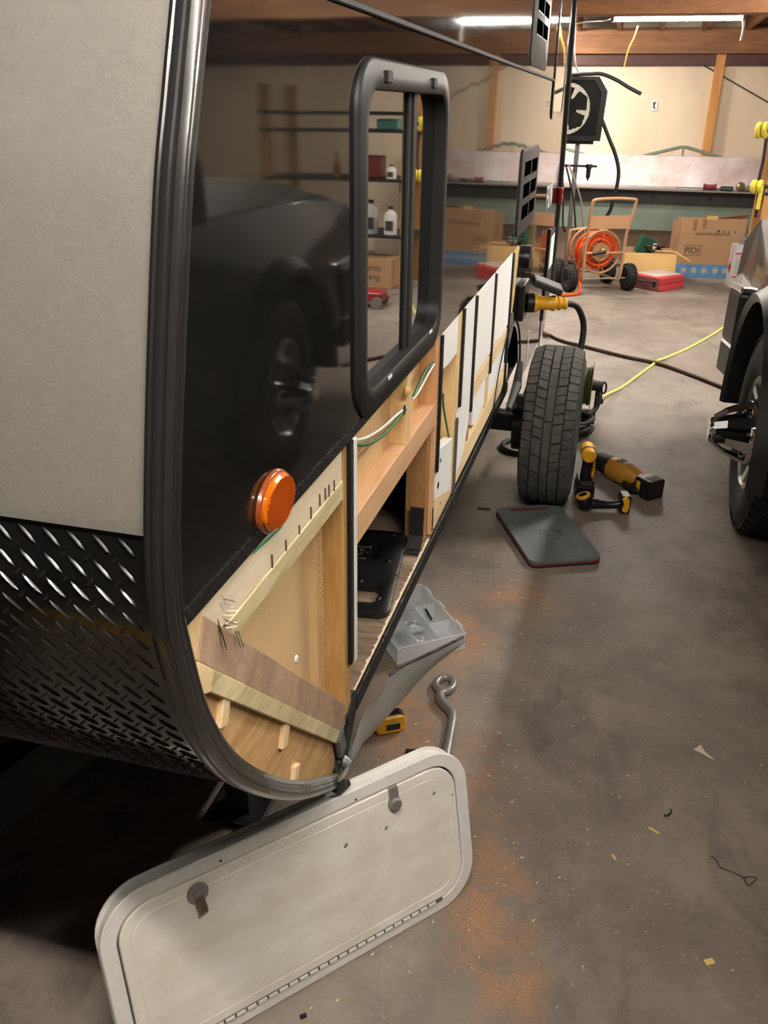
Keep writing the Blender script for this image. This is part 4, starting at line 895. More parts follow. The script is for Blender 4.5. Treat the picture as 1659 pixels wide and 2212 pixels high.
# ------------------------------------------------------------------ loose bits on the floor
b = MB()
for k in range(750):
    zone = random.random()
    if zone < .45: x, y = random.gauss(.16, .16), random.gauss(2.45, .5)
    elif zone < .8: x, y = random.gauss(.22, .22), random.gauss(1.5, .3)
    else: x, y = random.uniform(.1, 1.2), random.uniform(.7, 3.4)
    if x < -.3 or y < .6: continue
    s_ = random.choice((.0012, .0016, .002, .0028)); a = random.uniform(0, PI); L_ = s_*random.uniform(1, 2.6)
    ca, sa = math.cos(a), math.sin(a)
    b.add([(x+ca*L_, y+sa*L_, .0015), (x-sa*s_*.6, y+ca*s_*.6, .003), (x-ca*L_, y-sa*L_, .0018), (x+sa*s_*.6, y-ca*s_*.6, .0012), (x, y, .0002)], [(0, 1, 2, 3), (0, 4, 1), (1, 4, 2), (2, 4, 3), (3, 4, 0)])
tag(b.build('wood_shavings', mat('pale shavings', S(222, 196, 150), .8, var=.2, vs=200)), 'pale wood shavings scattered over the concrete floor', 'shavings', kind='stuff')
p = on_floor(1517, 1625); o = MB().loft([[(p.x+x, p.y+y, z) for x, y in ((-.022, .002), (-.003, .028), (.008, -.002), (.028, -.024), (.02, -.022), (-.004, -.006))] for z in (.001, .003)]).build('paper_scrap', mat('beige paper', S(214, 196, 172), .8)); tag(o, 'torn triangular beige paper scrap on the concrete floor', 'paper scrap')
pts = [OZ(px, py, .003) for px, py in ((1535, 1848), (1548, 1858), (1555, 1872), (1585, 1885), (1605, 1895), (1615, 1912), (1628, 1905), (1634, 1897), (1622, 1894), (1606, 1896))]
o = MB().tube(pts, .0011, 5, smooth=6).build('thread', M_RUBBER); tag(o, 'tangled black thread on the concrete floor', 'thread')
pts = [OZ(px, py, .003) for px, py in ((1435, 1760), (1440, 1762), (1448, 1757), (1450, 1749), (1446, 1747))]
o = MB().tube(pts, [.003, .003, .002, .001], 5, smooth=6).build('bark_curl', M_RUBBER); tag(o, 'small curled black shaving on the concrete floor', 'shaving')
for (px, py, a, w_, h_, lb) in ((1412, 1795, -.5, .013, .0025, 'slim yellow wood splinter near the black curl'), (1532, 2079, .5, .010, .006, 'square yellow wood chip lying alone on the concrete'), (1326, 1853, -1.0, .007, .003, 'tiny yellow wood chip on the bare concrete')):
    p = on_floor(px, py); o = MB().ob((0, 0, .0015), (w_*2, h_*2, .003)).build('wood_chip', mat('yellow chip', S(222, 190, 120), .8)); o.location = p; o.rotation_euler.z = a; tag(o, lb, 'wood chip')
p = on_floor(655, 2197); o = MB().ob((0, 0, .003), (.012, .006, .006)).build('dark_chip', M_RUBBER); o.location = p; o.rotation_euler.z = .7; tag(o, 'small dark chip on the floor below the baggage door', 'chip')
p = on_floor(900, 1632); o = MB().bx(-.03, .04, -.014, .014, 0, .012).build('steel_offcut', M_BLACKM, bevel=.003); o.location = p; o.rotation_euler.z = .2; tag(o, 'dark steel offcut lying behind the baggage door', 'offcut')

# ------------------------------------------------------------------ sheet metal brake along the back wall
BX0, BX1 = -1.9, 2.05
SB = thing('sheet_metal_brake', (.1, 9.9, 0), 'long sheet metal bending brake with bright steel beam and green apron', 'brake')
M_BEAMST = mat('scuffed bright steel', S(214, 204, 206), .42, .25, col2=S(176, 150, 140), vs=3.5, stretch=(1, 1, 1.2))
M_APRON = mat('grey green paint', S(112, 124, 112), .55, var=.14, vs=5)
tag(MB().ext([(9.92, .835), (9.92, .86), (10.02, 1.15), (10.10, 1.15), (10.10, .835)], 'x', BX0, BX1).build('clamp_beam', M_BEAMST, SB, bevel=.004), 'bright scuffed steel clamping beam')
MB().bx(BX0, BX1, 9.80, 10.12, .822, .838).build('bed_edge', mat('worn steel edge', S(150, 146, 142), .4, .5), SB, bevel=.002)
MB().bx(BX0, BX1, 9.86, 10.06, .70, .823).build('bed', mat('dark oily steel', S(44, 42, 40), .6, var=.2, vs=6), SB)
MB().bx(BX0, BX1, 9.89, 9.93, .42, .705).build('apron', M_APRON, SB, bevel=.003)
for px in (1411, 1534):
    p = OY(px, 424, 9.855); MB().lathe([(0, .014), (.018, .012), (.022, 0)], (p[0], 9.862, .765), (0, -1, 0), 12).build('adjusting_bolt', M_BLACKM, SB)
for x in (-1.7, 1.9):
    MB().bx(x-.06, x+.06, 9.87, 10.05, 0, .70).build('leg', M_APRON, SB, bevel=.004)
for (a0, a1) in ((.50, 1.28), (-.9, -.1)):
    mid = (a0+a1)/2
    MB().tube([(a0, 10.06, 1.14), (mid-.03, 10.06, 1.232), (mid+.03, 10.06, 1.232), (a1, 10.06, 1.14)], .016, 6).build('truss_rod', M_APRON, SB)
    MB().bx(mid-.01, mid+.01, 10.045, 10.075, 1.145, 1.225).build('truss_strut', M_APRON, SB)
# items on the brake
zb = .838
s0 = OY(1460, 402, 9.86); sx0 = s0[0]
SH = thing('slide_hammer', (sx0, 9.87, zb), 'slide hammer with red ribbed weight lying on the brake bed', 'tool')
MB().tube([(sx0, 9.87, zb+.02), (sx0+.55, 9.87, zb+.02)], .006, 6).build('rod', M_STEEL, SH)
ra = OY(1520, 398, 9.87)[0]
MB().lathe([(.006, 0), (.034, .0), (.034, .014), (.022, .022), (.028, .035), (.022, .048), (.028, .061), (.022, .074), (.028, .087), (.022, .10), (.034, .112), (.034, .126), (.006, .126)], (ra, 9.87, zb+.032), (1, 0, 0), 16).build('weight', mat('dark red rubber', S(122, 40, 44), .45), SH, smooth=.5)
rb = OY(1557, 398, 9.87)[0]
MB().lathe([(.006, 0), (.022, .004), (.022, .12), (.016, .126), (0, .126)], (rb, 9.87, zb+.022), (1, 0, 0), 10).build('handle', mat('dark steel grip', S(80, 80, 80), .4, .7), SH, smooth=.5)
rg = OY(1601, 396, 9.88)[0]
o = MB().lathe([(0, -.03), (.03, -.03), (.045, -.012), (.045, .012), (.03, .03), (0, .03)], (rg, 9.88, zb+.045), (.3, -1, 0), 8).build('brass_knob', mat('dull brass', S(128, 112, 82), .4, .7)); tag(o, 'octagonal dull brass fitting on the brake bed', 'fitting')
o = MB().tube([(rg+.06, 9.88, zb+.03), (rg+.12, 9.88, zb+.028), (rg+.16, 9.88, zb+.045)], [.03, .024, .028], 9).build('pipe_elbow', M_STEEL, smooth=.8); tag(o, 'grey steel pipe elbow beside the brass fitting', 'fitting')

# caged fan on a steel post
FY = 9.05
fx0, fx1 = -.62, .075; fz0, fz1 = 1.30, 1.845
FN = thing('caged_fan', (-.13, FY, 0), 'black caged fan on a square steel post near the back wall', 'fan')
octa = [(fx0, fz0), (fx1, fz0), (fx1+.02, fz1-.12), (fx1-.065, fz1), (fx0+.08, fz1), (fx0, fz1-.12)]
def sc_(L_, k): 
    cx = sum(p[0] for p in L_)/len(L_); cz = sum(p[1] for p in L_)/len(L_); return [(cx+(x-cx)*k, cz+(z-cz)*k) for x, z in L_]
MB().loft([[(x, y, z) for x, z in sc_(octa, k)] for y, k in ((FY+.11, 1), (FY-.01, 1), (FY-.01, .86), (FY+.11, .86))], 0, True, False, False).build('cage_frame', M_BLACKM, FN)
b = MB(); ii = sc_(octa, .87); cx = (fx0+fx1)/2; cz = (fz0+fz1)/2
for k in range(46):
    x = ii[0][0]+(ii[1][0]-ii[0][0])*k/45
    b.bx(x-.0022, x+.0022, FY+.0, FY+.003, ii[0][1], ii[3][1]-max(0, (x-ii[3][0]))*1.1)
for k in range(38):
    z = ii[0][1]+(ii[3][1]-ii[0][1])*k/37
    b.bx(ii[0][0], ii[1][0], FY+.0, FY+.003, z-.0022, z+.0022)
tag(b.build('wire_mesh', M_BLACKM, FN), 'black wire mesh guard', kind='stuff')
for k in range(5):
    a = k*PI/2.5+.5
    MB().loft([[(cx+r_*math.cos(a+t_), FY+.05+.03*s_, cz+r_*math.sin(a+t_)) for r_, t_, s_ in ((.05, -.6, 0), (.19, -.55+q*.0, 0), (.215, .0, .5), (.19, .45, 1), (.05, .6, 1))] for q in (0,)]+[[(cx+r_*math.cos(a+t_), FY+.055+.03*s_, cz+r_*math.sin(a+t_)) for r_, t_, s_ in ((.05, -.6, 0), (.19, -.55, 0), (.215, .0, .5), (.19, .45, 1), (.05, .6, 1))]]).build('blade', M_BLACKM, FN)
MB().lathe([(0, 0), (.10, 0), (.10, .08), (0, .08)], (cx, FY+.03, cz), (0, 1, 0), 16).build('motor', M_BLACKM, FN)
def on_oct(a):
    L_ = sc_(octa, .9); best = 9
    for i_ in range(len(L_)):
        (x1, z1), (x2, z2) = L_[i_], L_[(i_+1) % len(L_)]; dx, dz = math.cos(a), math.sin(a); ex, ez = x2-x1, z2-z1; dt = dx*ez-dz*ex
        if abs(dt) < 1e-9: continue
        t_ = ((x1-cx)*ez-(z1-cz)*ex)/dt; u_ = ((x1-cx)*dz-(z1-cz)*dx)/dt
        if t_ > 0 and -1e-6 <= u_ <= 1+1e-6: best = min(best, t_)
    return best
aa = [2*PI*k/48 for k in range(48)]
MB().loft([[(cx+on_oct(a)*math.cos(a), y, cz+on_oct(a)*math.sin(a)) for a in aa] for y in (FY+.10,)]+[[(cx+.225*math.cos(a), FY+.10, cz+.225*math.sin(a)) for a in aa], [(cx+.225*math.cos(a), FY+.03, cz+.225*math.sin(a)) for a in aa]], 0, True, False, False).build('shroud', M_BLACKM, FN)
MB().bx(fx0+.02, fx1-.06, FY+.03, FY+.10, fz0-.03, fz0).build('bottom_rail', M_BLACKM, FN)
MB().bx(-.150, -.108, FY+.04, FY+.08, 0, fz0+.02).build('post', mat('grey square tube', S(128, 126, 130), .5, .4), FN, bevel=.003)
MB().bx(-.24, -.02, FY-.04, FY+.16, 0, .01).build('post_foot', M_BLACKM, FN)
# air filter on the post
ap = OY(1272, 362, FY); AF = thing('air_filter', (ap[0], FY, 0), 'black air line filter on a pipe held by the steel post', 'air filter'); AF.location = (ap[0], FY, ap[2]); WM[AF.name] = Matrix.Translation((ap[0], FY, ap[2]))
MB().lathe([(0, .03), (.030, .03), (.032, .0), (.022, -.012), (.020, -.085), (.010, -.10), (.004, -.12), (0, -.12)], (ap[0], FY, ap[2]), (0, 0, 1), 14).build('bowl', M_BLACKP, AF, smooth=.6)
MB().tube([(-.30, FY, ap[2]+.012), (ap[0]+.075, FY, ap[2]+.012)], .010, 7).build('pipe', M_BLACKM, AF)
for k, (x, dx) in enumerate(((-.25, .06), (-.22, .16), (-.19, .22), (-.24, -.05))):
    o = MB().tube([(x, FY-.03, ap[2]+.025), (x+dx*.3, FY-.05, ap[2]-.10), (x+dx*.7, FY-.05, ap[2]-.30), (x+dx, FY-.03, ap[2]-.52-.04*k), (x+dx+.03, FY-.02, ap[2]-.60)], .009, 7, smooth=5).build('hanging_hose', M_RUBBER if k != 2 else mat('grey hose', S(150, 146, 140), .5), smooth=2); tag(o, 'dark hose hanging in a bundle from the air pipe' if k != 2 else 'grey hose hanging in the bundle from the air pipe', 'hose', 'hoses hanging on the air pipe' if k != 2 else None)
b = MB(); o = b.tube([OY(px, py, FY+.06) for px, py in ((1297, 250), (1316, 300), (1328, 330), (1336, 365), (1334, 395), (1325, 430), (1318, 455), (1308, 470))], .017, 8, smooth=5).build('fan_cable', M_RUBBER, smooth=2); tag(o, 'thick black cable drooping from the fan to the floor side of the brake', 'cable')
o = MB().tube([OY(px, py, FY+.04) for px, py in ((1222, 163), (1245, 161), (1275, 160), (1300, 160), (1330, 172), (1360, 190), (1385, 203))], .016, 8, smooth=5).build('black_cable', M_RUBBER, smooth=2); tag(o, 'stiff black cable sticking out over the caged fan', 'cable')
b = MB(); tt = Vector(OY(1240, 160, FY+.04))
for k in range(8): b.tube([tt+Vector((random.uniform(-.06, .06), 0, random.uniform(-.015, .02))), tt+Vector((random.uniform(-.06, .06), 0, random.uniform(-.015, .03)))], .004, 5)
tag(b.build('cable_ties', M_WHITEP), 'tangle of white ties on the cable over the fan', 'cable ties', kind='stuff')

# ------------------------------------------------------------------ hose reel cart
M_TAN = mat('tan painted tube', S(190, 146, 108), .42, var=.06, vs=12)
M_ORANGE = mat('orange hose', S(226, 92, 28), .45, var=.1, vs=20)
CT = thing('hose_reel_cart', (.24, 8.55, 0), 'tan steel hose reel cart with four wheels and a coil of orange hose', 'hose cart', rz=math.radians(27))
hU = .19
fpts = [(-hU+.01, .03, .10), (-hU, -.01, .13), (-hU, -.01, .40), (-hU+.005, -.02, .56), (-hU+.0, -.055, .78), (-hU+.05, -.06, .835), (hU+.0, -.06, .835), (hU+.045, -.055, .79), (hU+.015, -.02, .56), (hU+.01, -.01, .40), (hU, -.01, .14), (hU-.02, .03, .10)]
MB().tube(fpts, .0145, 10, smooth=4).build('push_frame', M_TAN, CT, smooth=2, local=True)
MB().tube([(-hU+.02, .03, .10), (-hU+.02, .38, .10)], .013, 8).build('base_rail', M_TAN, CT, smooth=2, local=True)
MB().tube([(hU-.02, .03, .10), (hU-.02, .38, .10)], .013, 8).build('base_rail', M_TAN, CT, smooth=2, local=True)
MB().tube([(-hU-.0, .38, .10), (-hU, .38, .45), (-hU+.04, .38, .52), (hU-.04, .38, .52), (hU, .38, .45), (hU, .38, .10)], .0135, 8, smooth=4).build('back_frame', M_TAN, CT, smooth=2, local=True)
MB().ext([(-hU+.012, .575), (hU+.010, .575), (hU+.022, .69), (-hU+.012, .69)], 'y', -.036, -.028).build('name_plate', M_TAN, CT, local=True)
MB().tube([(-hU, -.01, .355), (hU, -.01, .355)], .012, 8).build('cross_bar', M_TAN, CT, smooth=2, local=True)
for v in (.05, .33):
    MB().tube([(.19*math.cos(a), v, .355+.19*math.sin(a)) for a in [2*PI*k/36 for k in range(36)]], .0115, 8, closed=True).build('reel_ring', M_TAN, CT, smooth=2, local=True)
    for k in range(6):
        a = k*PI/3+.5; MB().tube([(.06*math.cos(a), v, .355+.06*math.sin(a)), (.185*math.cos(a), v, .355+.185*math.sin(a))], .003, 5).build('spoke', M_TAN, CT, local=True)
MB().lathe([(0, 0), (.085, 0), (.085, .28), (0, .28)], (0, .05, .355), (0, 1, 0), 24).build('drum', M_TAN, CT, smooth=.7, local=True)
MB().lathe([(0, 0), (.028, 0), (.03, .03), (.018, .05), (0, .05)], (.01, .04, .365), (0, -1, 0), 10).build('swivel', mat('brass swivel', S(170, 140, 90), .4, .6), CT, smooth=.6, local=True)
MB().tube([(-.12, -.04, .352), (.0, -.045, .375)], .016, 8).build('crank_grip', M_BLACKP, CT, smooth=.8, local=True)
hose = []
for k in range(9*20):
    a = 2*PI*k/20; lay = k//60; r_ = .105+.030*lay+.006*math.sin(k*.37); fr_ = (k % 60)/60.0
    v = .075+.22*(fr_ if lay % 2 == 0 else 1-fr_); hose.append((r_*math.cos(a), v, .355+r_*math.sin(a)))
MB().tube(hose, .0155, 8).build('orange_hose', M_ORANGE, CT, smooth=2, local=True)['label'] = 'coil of orange hose'
MB().tube([hose[-1], (-.16, .10, .42), (-.20, .06, .30), (-.205, .05, .16), (-.21, -.02, .05), (-.30, -.16, .018), (-.50, -.20, .018)], .0155, 8, smooth=6).build('hose_tail', M_ORANGE, CT, smooth=2, local=True)
M_AXL = mat('axle steel', S(196, 190, 180), .35, .5)
for v, hw_ in ((0.03, .30), (.42, .27)):
    MB().tube([(-hw_, v, .115), (hw_, v, .115)], .007, 6).build('axle', M_AXL, CT, local=True)
    for sx in (-1, 1):
        c_ = (sx*hw_, v, .125)
        W1 = tire_mesh(c_, .125, .085, .055, 32).build('wheel', M_TIRE, CT, smooth=.9, local=True)
        tread_mesh(c_, .126, [(-.034, -.014, 1, .004), (-.010, .010, 1, 0), (.014, .034, 1, .004)], 26, .4, .25, 1).build('tread', M_RUBBER, W1, local=True)
        MB().lathe([(.056, -.03), (.02, -.03), (.02, .03), (.056, .03)], c_, (1, 0, 0), 16).build('rim', M_WHITEP if False else M_BLACKM, W1, local=True)

# ------------------------------------------------------------------ cardboard boxes
M_CARD = mat('brown cardboard', S(190, 150, 112), .75, var=.06, vs=4)
M_CARDLIT = mat('yellow-lit cardboard', S(224, 184, 118), .7, var=.06, vs=4)  # yellow light on the flaps is put into this brighter cardboard colour
M_PRINT = mat('black print', S(58, 54, 54), .7)
M_BLUEP = mat('blue print', S(96, 150, 196), .7, var=.12, vs=10)
M_SNOW = mat('pale print', S(204, 190, 178), .7)
ga = OZ(1447, 597); gb = OZ(1592, 590); gd = math.atan2(.14, .62)
RB = thing('radiator_carton', (.95, 9.60, 0), 'large tall brown carton with blue snowflake band leaning by the brake', 'box', rz=.20)
rw, rd, rh = .66, .12, .585
b = MB(); b.bx(0, rw, 0, .004, .0, rh).bx(0, rw, rd-.004, rd, 0, rh).bx(0, .004, 0, rd, 0, rh).bx(rw-.004, rw, 0, rd, 0, rh).bx(0, rw, 0, rd, 0, .004).build('carton_body', M_CARD, RB, local=True)
MB().bx(.012, rw-.06, -.0012, .0, .004, .135).build('blue_band', M_BLUEP, RB, local=True)
b = MB()
for x in (.10, .20, .305, .42, .52):
    for k in range(4): b.ob((x, -.0014, .075), (.07, .0012, .010), Matrix.Rotation(k*PI/4, 3, 'Y'))
b.build('snowflake_print', M_SNOW, RB, local=True)
MB().add([(.36, rd/2, rh-.002), (rw, rd/2, rh-.002), (rw+.03, rd*.2, rh+.05), (.42, rd*.2, rh+.012), (.36, rd/2, rh+.002), (rw, rd/2, rh+.002), (rw+.03, rd*.2, rh+.054), (.42, rd*.2, rh+.016)], [(0, 1, 2, 3), (4, 7, 6, 5), (0, 4, 5, 1), (1, 5, 6, 2), (2, 6, 7, 3), (3, 7, 4, 0)]).build('top_flap', M_CARD, RB, local=True)
MB().bx(.25, .36, -.004, .0, rh-.01, rh+.03).build('torn_flap', M_CARDLIT, RB, local=True)
MB().add([(0, 0, .1), (0, 0, rh), (-.06, .06, rh-.03), (-.06, .06, .12), (-.003, .003, .1), (-.003, .003, rh), (-.063, .063, rh-.03), (-.063, .063, .12)], [(0, 1, 2, 3), (4, 7, 6, 5), (0, 4, 5, 1), (2, 6, 7, 3), (1, 5, 6, 2)]).build('side_flap', M_CARD, RB, local=True)
TX = lambda x, z: Matrix.Translation((x, -.0012, z)) @ Matrix.Rotation(PI/2, 4, 'X')
text_mesh('print', 'COMPLETE RADIATOR', .034, M_PRINT, RB, TX(.16, .425), align='LEFT', local=True)
text_mesh('logo_print', 'PIDI', .085, M_PRINT, RB, TX(.075, .245), align='LEFT', local=True)
for (x0, x1, z0, z1) in ((.065, .245, .225, .229), (.065, .245, .322, .326), (.241, .245, .225, .326), (.38, .40, .455, .475), (.43, .455, .458, .466), (.485, .489, .448, .472), (.500, .504, .448, .472), (.55, .565, .455, .47)):
    MB().bx(x0, x1, -.0014, 0, z0, z1).build('print_mark', M_PRINT, RB, local=True)
for (x0, x1, z0, z1) in ((.13, .165, .47, .575), (.22, .26, .49, .575)): MB().bx(x0, x1, -.0012, 0, z0, z1).build('tape', mat('brown tape', S(164, 120, 84), .3), RB, local=True)
# open carton, its front flap coloured as if lit yellow
YB_ = thing('open_carton', (.44, 9.25, 0), 'open cardboard carton with a flap coloured as yellow-lit hanging down its front', 'box', rz=.06)
yw, yd, yh = .48, .28, .275
b = MB(); b.bx(0, yw, 0, .004, 0, yh).bx(0, yw, yd-.004, yd, 0, yh+.02).bx(0, .004, 0, yd, 0, yh).bx(yw-.004, yw, 0, yd, 0, yh).bx(0, yw, 0, yd, 0, .004).build('carton_body', M_CARD, YB_, local=True)
MB().add([(-.02, -.004, yh), (yw+.02, -.004, yh), (yw+.02, -.06, .11), (-.02, -.06, .085), (-.02, -.008, yh), (yw+.02, -.008, yh), (yw+.02, -.064, .11), (-.02, -.064, .085)], [(0, 3, 2, 1), (4, 5, 6, 7), (0, 1, 5, 4), (1, 2, 6, 5), (2, 3, 7, 6), (3, 0, 4, 7)]).build('front_flap', M_CARDLIT, YB_, local=True)
MB().tube([(.30, .1, yh+.01), (yw, .0, yh+.02), (yw+.15, -.05, yh-.06)], .012, 6).build('flap_strip', M_CARDLIT, YB_, local=True)
o = MB().bx(-.075, .075, -.05, .05, 0, .17).build('green_box', mat('dark green card', S(30, 84, 60), .5)); o.location = (.60, 9.42, .245); o.rotation_euler = (.1, .35, .3); tag(o, 'dark green box sticking out of the open carton', 'box')
for k, (m, nm, lb) in enumerate(((M_BLACKP, 'wire_bundle', 'tangled black wires on top of the open carton'), (mat('brown cable', S(90, 62, 44), .5), 'cable_bundle', 'tangled brown cable on top of the open carton'))):
    pts = [(.70+random.uniform(-.11, .14), 9.40+random.uniform(-.07, .07), .275+random.uniform(.0, .075)) for _ in range(16)]
    o = MB().tube(pts, .007, 6, smooth=6).build(nm, m, smooth=2); tag(o, lb, 'wires')
o = MB().lathe([(0, 0), (.022, 0), (.024, .04), (.016, .065), (0, .067)], (.72, 9.38, .29), (0, -.1, 1), 10).build('white_adapter', M_WHITEP, smooth=.7); tag(o, 'small white plug adapter among the wires on the carton', 'adapter')
# red case
RC = thing('red_case', (.80, 8.69, 0), 'red plastic tool case lying flat on the floor before the cartons', 'case', rz=math.radians(52))
M_RED = mat('faded red plastic', S(196, 62, 66), .45, var=.1, vs=6)
M_REDD = mat('dirty red plastic', S(120, 72, 66), .5, var=.25, vs=10)
MB().bx(0, .38, 0, .35, 0, .062).build('bottom_shell', M_RED, RC, bevel=.014, seg=2, local=True)
MB().bx(.004, .376, .004, .346, .0615, .128).build('top_shell', M_RED, RC, bevel=.014, seg=2, local=True)
MB().bx(-.004, .003, .02, .33, .01, .118).build('front_face', M_REDD, RC, local=True)
MB().tube([(-.002, .11, .075), (-.022, .12, .08), (-.022, .23, .08), (-.002, .24, .075)], .009, 6, smooth=3).build('handle', M_BLACKP, RC, smooth=2, local=True)
for y in (.05, .28): MB().bx(-.010, .0, y, y+.035, .04, .095).build('latch', M_BLACKP, RC, bevel=.003, local=True)
o = MB().bx(-.18, .17, -.15, .13, 0, .004).build('white_sheet', mat('off-white board', S(224, 208, 198), .6)); o.location = (.77, 9.0, .1275); o.rotation_euler.z = math.radians(45); tag(o, 'off-white board lying on top of the red case', 'board')
# white can
WC = thing('solvent_can', (1.535, 9.29, 0), 'tall white square can with red stripes and a grey pour spout', 'can', rz=.12)
M_CANW = mat('white can', S(236, 234, 236), .35)
MB().ext(rrect(-.085, .085, -.085, .085, .02, 4), 'z', 0, .40).build('can_body', M_CANW, WC, smooth=.6, local=True)
MB().lathe([(0, 0), (.05, 0), (.045, .01), (.036, .014), (.036, .055), (.028, .06), (0, .06)], (.0, -.01, .40), (0, 0, 1), 14).build('spout', mat('grey plastic', S(150, 148, 150), .4), WC, smooth=.6, local=True)
MB().tube([(-.03, -.02, .45), (-.02, -.02, .49), (.02, -.02, .49), (.03, -.02, .45)], .006, 6, smooth=3).build('bail', MATS['grey plastic'], WC, smooth=2, local=True)
MB().bx(-.062, .07, -.0862, -.085, .10, .34).build('paper_label', mat('label paper', S(226, 222, 226), .5, var=.05, vs=40), WC, local=True)
M_REDP = mat('red print', S(190, 46, 58), .5)
for z in (.095, .315): MB().bx(-.07, .085, -.0868, -.085, z, z+.011).build('red_stripe', M_REDP, WC, local=True)
MB().bx(-.02, .04, -.0868, -.085, .285, .300).build('red_print', M_REDP, WC, local=True)
b = MB()
for c_ in range(2):
    for k in range(16): b.bx(-.055+c_*.062, -.055+c_*.062+random.uniform(.03, .05), -.0868, -.085, .13+k*.0085, .132+k*.0085)
b.build('small_print', mat('grey print', S(150, 146, 150), .5), WC, local=True)
MB().ext([(-.055, .18), (0, .235), (.055, .18), (0, .125)], 'x', -.0868, -.085).build('hazard_diamond', M_REDP, WC, local=True)
# rubbish behind the can and under the brake
for (px, py, s_, m, nm, lb, ct) in ((1500, 588, .05, M_BLACKP, 'black_pouch', 'crumpled black and green pouch before the large carton', 'pouch'), (1475, 583, .07, mat('clear film', S(206, 212, 214), .2, trans=.5), 'plastic_film', 'crumpled clear plastic film at the foot of the large carton', 'film'), (1530, 586, .05, MATS['clear film'] if 'clear film' in MATS else M_WHITEP, 'plastic_scrap', 'small clear plastic scrap beside the black pouch', 'film')):
    p = on_floor(px, py); b = MB(); n_ = 9
    b.loft([[(s_*(1-.25*l)*(.7+.5*random.random())*math.cos(2*PI*k/n_), s_*.6*(1-.25*l)*(.7+.5*random.random())*math.sin(2*PI*k/n_), s_*.45*l*(.6+.6*random.random())) for k in range(n_)] for l in range(3)])
    o = b.build(nm, m); o.location = p; tag(o, lb, ct)
o = MB().bx(-.9, .1, -.05, .05, 0, .09).build('dark_channel', M_BLACKM, bevel=.004); o.location = (-.15, 9.75, .0); tag(o, 'dark steel channel on the floor under the brake', 'channel')
o = MB().bx(-.5, .5, -.012, .012, 0, .16).build('floor_board', mat('dusty board', S(178, 166, 150), .8, var=.1, vs=4)); o.location = (1.9, 10.12, 0); tag(o, 'dusty pale board standing on edge at the foot of the back wall', 'board')

# ------------------------------------------------------------------ storage rack beside the pickup
M_RACKW = wood('rack timber', S(176, 124, 66), S(206, 156, 96), 'z', 3)
M_SHELF = mat('black shelf', S(30, 29, 28), .6, var=.2, vs=5)
RX0, RX1, RY0, RY1 = 1.53, 2.85, 8.05, 8.60
RK = thing('storage_rack', (2.05, 8.3, 0), 'timber storage rack with black shelves beyond the pickup hood', 'rack')
for x in (RX0, RX1):
    for y in (RY0, RY1):
        MB().bx(x-.045, x+.045, y-.02, y+.02, 0, 1.75).build('post', M_RACKW, RK, bevel=.003)
for z in (.48, .97, 1.38):
    MB().bx(RX0-.05, RX1+.05, RY0-.03, RY1+.03, z-.022, z).build('shelf', M_SHELF, RK, bevel=.002)
MB().bx(RX0-.05, RX1+.05, RY0-.045, RY0-.02, 1.50, 1.53).build('top_rail', M_BLACKM, RK)
def bottle(x, y, z, r, h_, m, lb, cap=M_BLACKP):
    e = thing('bottle', (x, y, z), lb, 'bottle')
    MB().lathe([(0, 0), (r, 0), (r*1.02, .01), (r, h_*.66), (r*.8, h_*.78), (r*.32, h_*.86), (r*.32, h_*.93), (0, h_*.93)], (0, 0, 0), (0, 0, 1), 16).build('bottle_body', m, e, smooth=.7, local=True)
    MB().lathe([(0, 0), (r*.38, 0), (r*.38, h_*.09), (0, h_*.09)], (0, 0, h_*.91), (0, 0, 1), 12).build('cap', cap, e, smooth=.7, local=True)
    MB().bx(-r*.6, r*.6, -r*1.04, -r*.9, h_*.15, h_*.5).build('bottle_label', M_PRINT, e, local=True)
bottle(1.70, 8.16, .48, .06, .25, M_WHITEP, 'white bottle on the lower rack shelf next to the timber post')
bottle(1.90, 8.18, .48, .075, .30, mat('grey jug', S(190, 190, 188), .4), 'big grey jug on the lower rack shelf')
bottle(2.05, 8.15, .48, .05, .22, M_WHITEP, 'small white bottle beside the big grey jug', M_REDP)
bottle(2.25, 8.20, .97, .05, .21, M_YELLOWD, 'yellow bottle on the middle rack shelf')
bottle(1.70, 8.16, .97, .045, .12, M_WHITEP, 'short white bottle on the middle rack shelf')
o = MB().bx(1.80, 2.05, 8.10, 8.35, .97, 1.16).build('red_bin', mat('dark red bin', S(104, 34, 36), .5), bevel=.01); tag(o, 'dark red bin on the middle rack shelf', 'bin')
o = MB().bx(1.63, 1.83, 8.10, 8.40, 1.38, 1.47).build('green_tray', mat('teal tray', S(70, 120, 110), .5), bevel=.01); tag(o, 'teal tray on the top rack shelf', 'tray')
SG = thing('cleaner_carton', (1.75, 8.18, 0), 'brown carton printed simple green under the lower rack shelf', 'box')
MB().bx(1.64, 2.10, 8.02, 8.34, 0, .27).build('carton_body', M_CARD, SG, bevel=.004)
text_mesh('print', 'simple', .085, M_PRINT, SG, Matrix.Translation((1.86, 8.0195, .16)) @ Matrix.Rotation(PI/2, 4, 'X'))
text_mesh('print', 'green', .085, M_PRINT, SG, Matrix.Translation((1.86, 8.0195, .075)) @ Matrix.Rotation(PI/2, 4, 'X'))
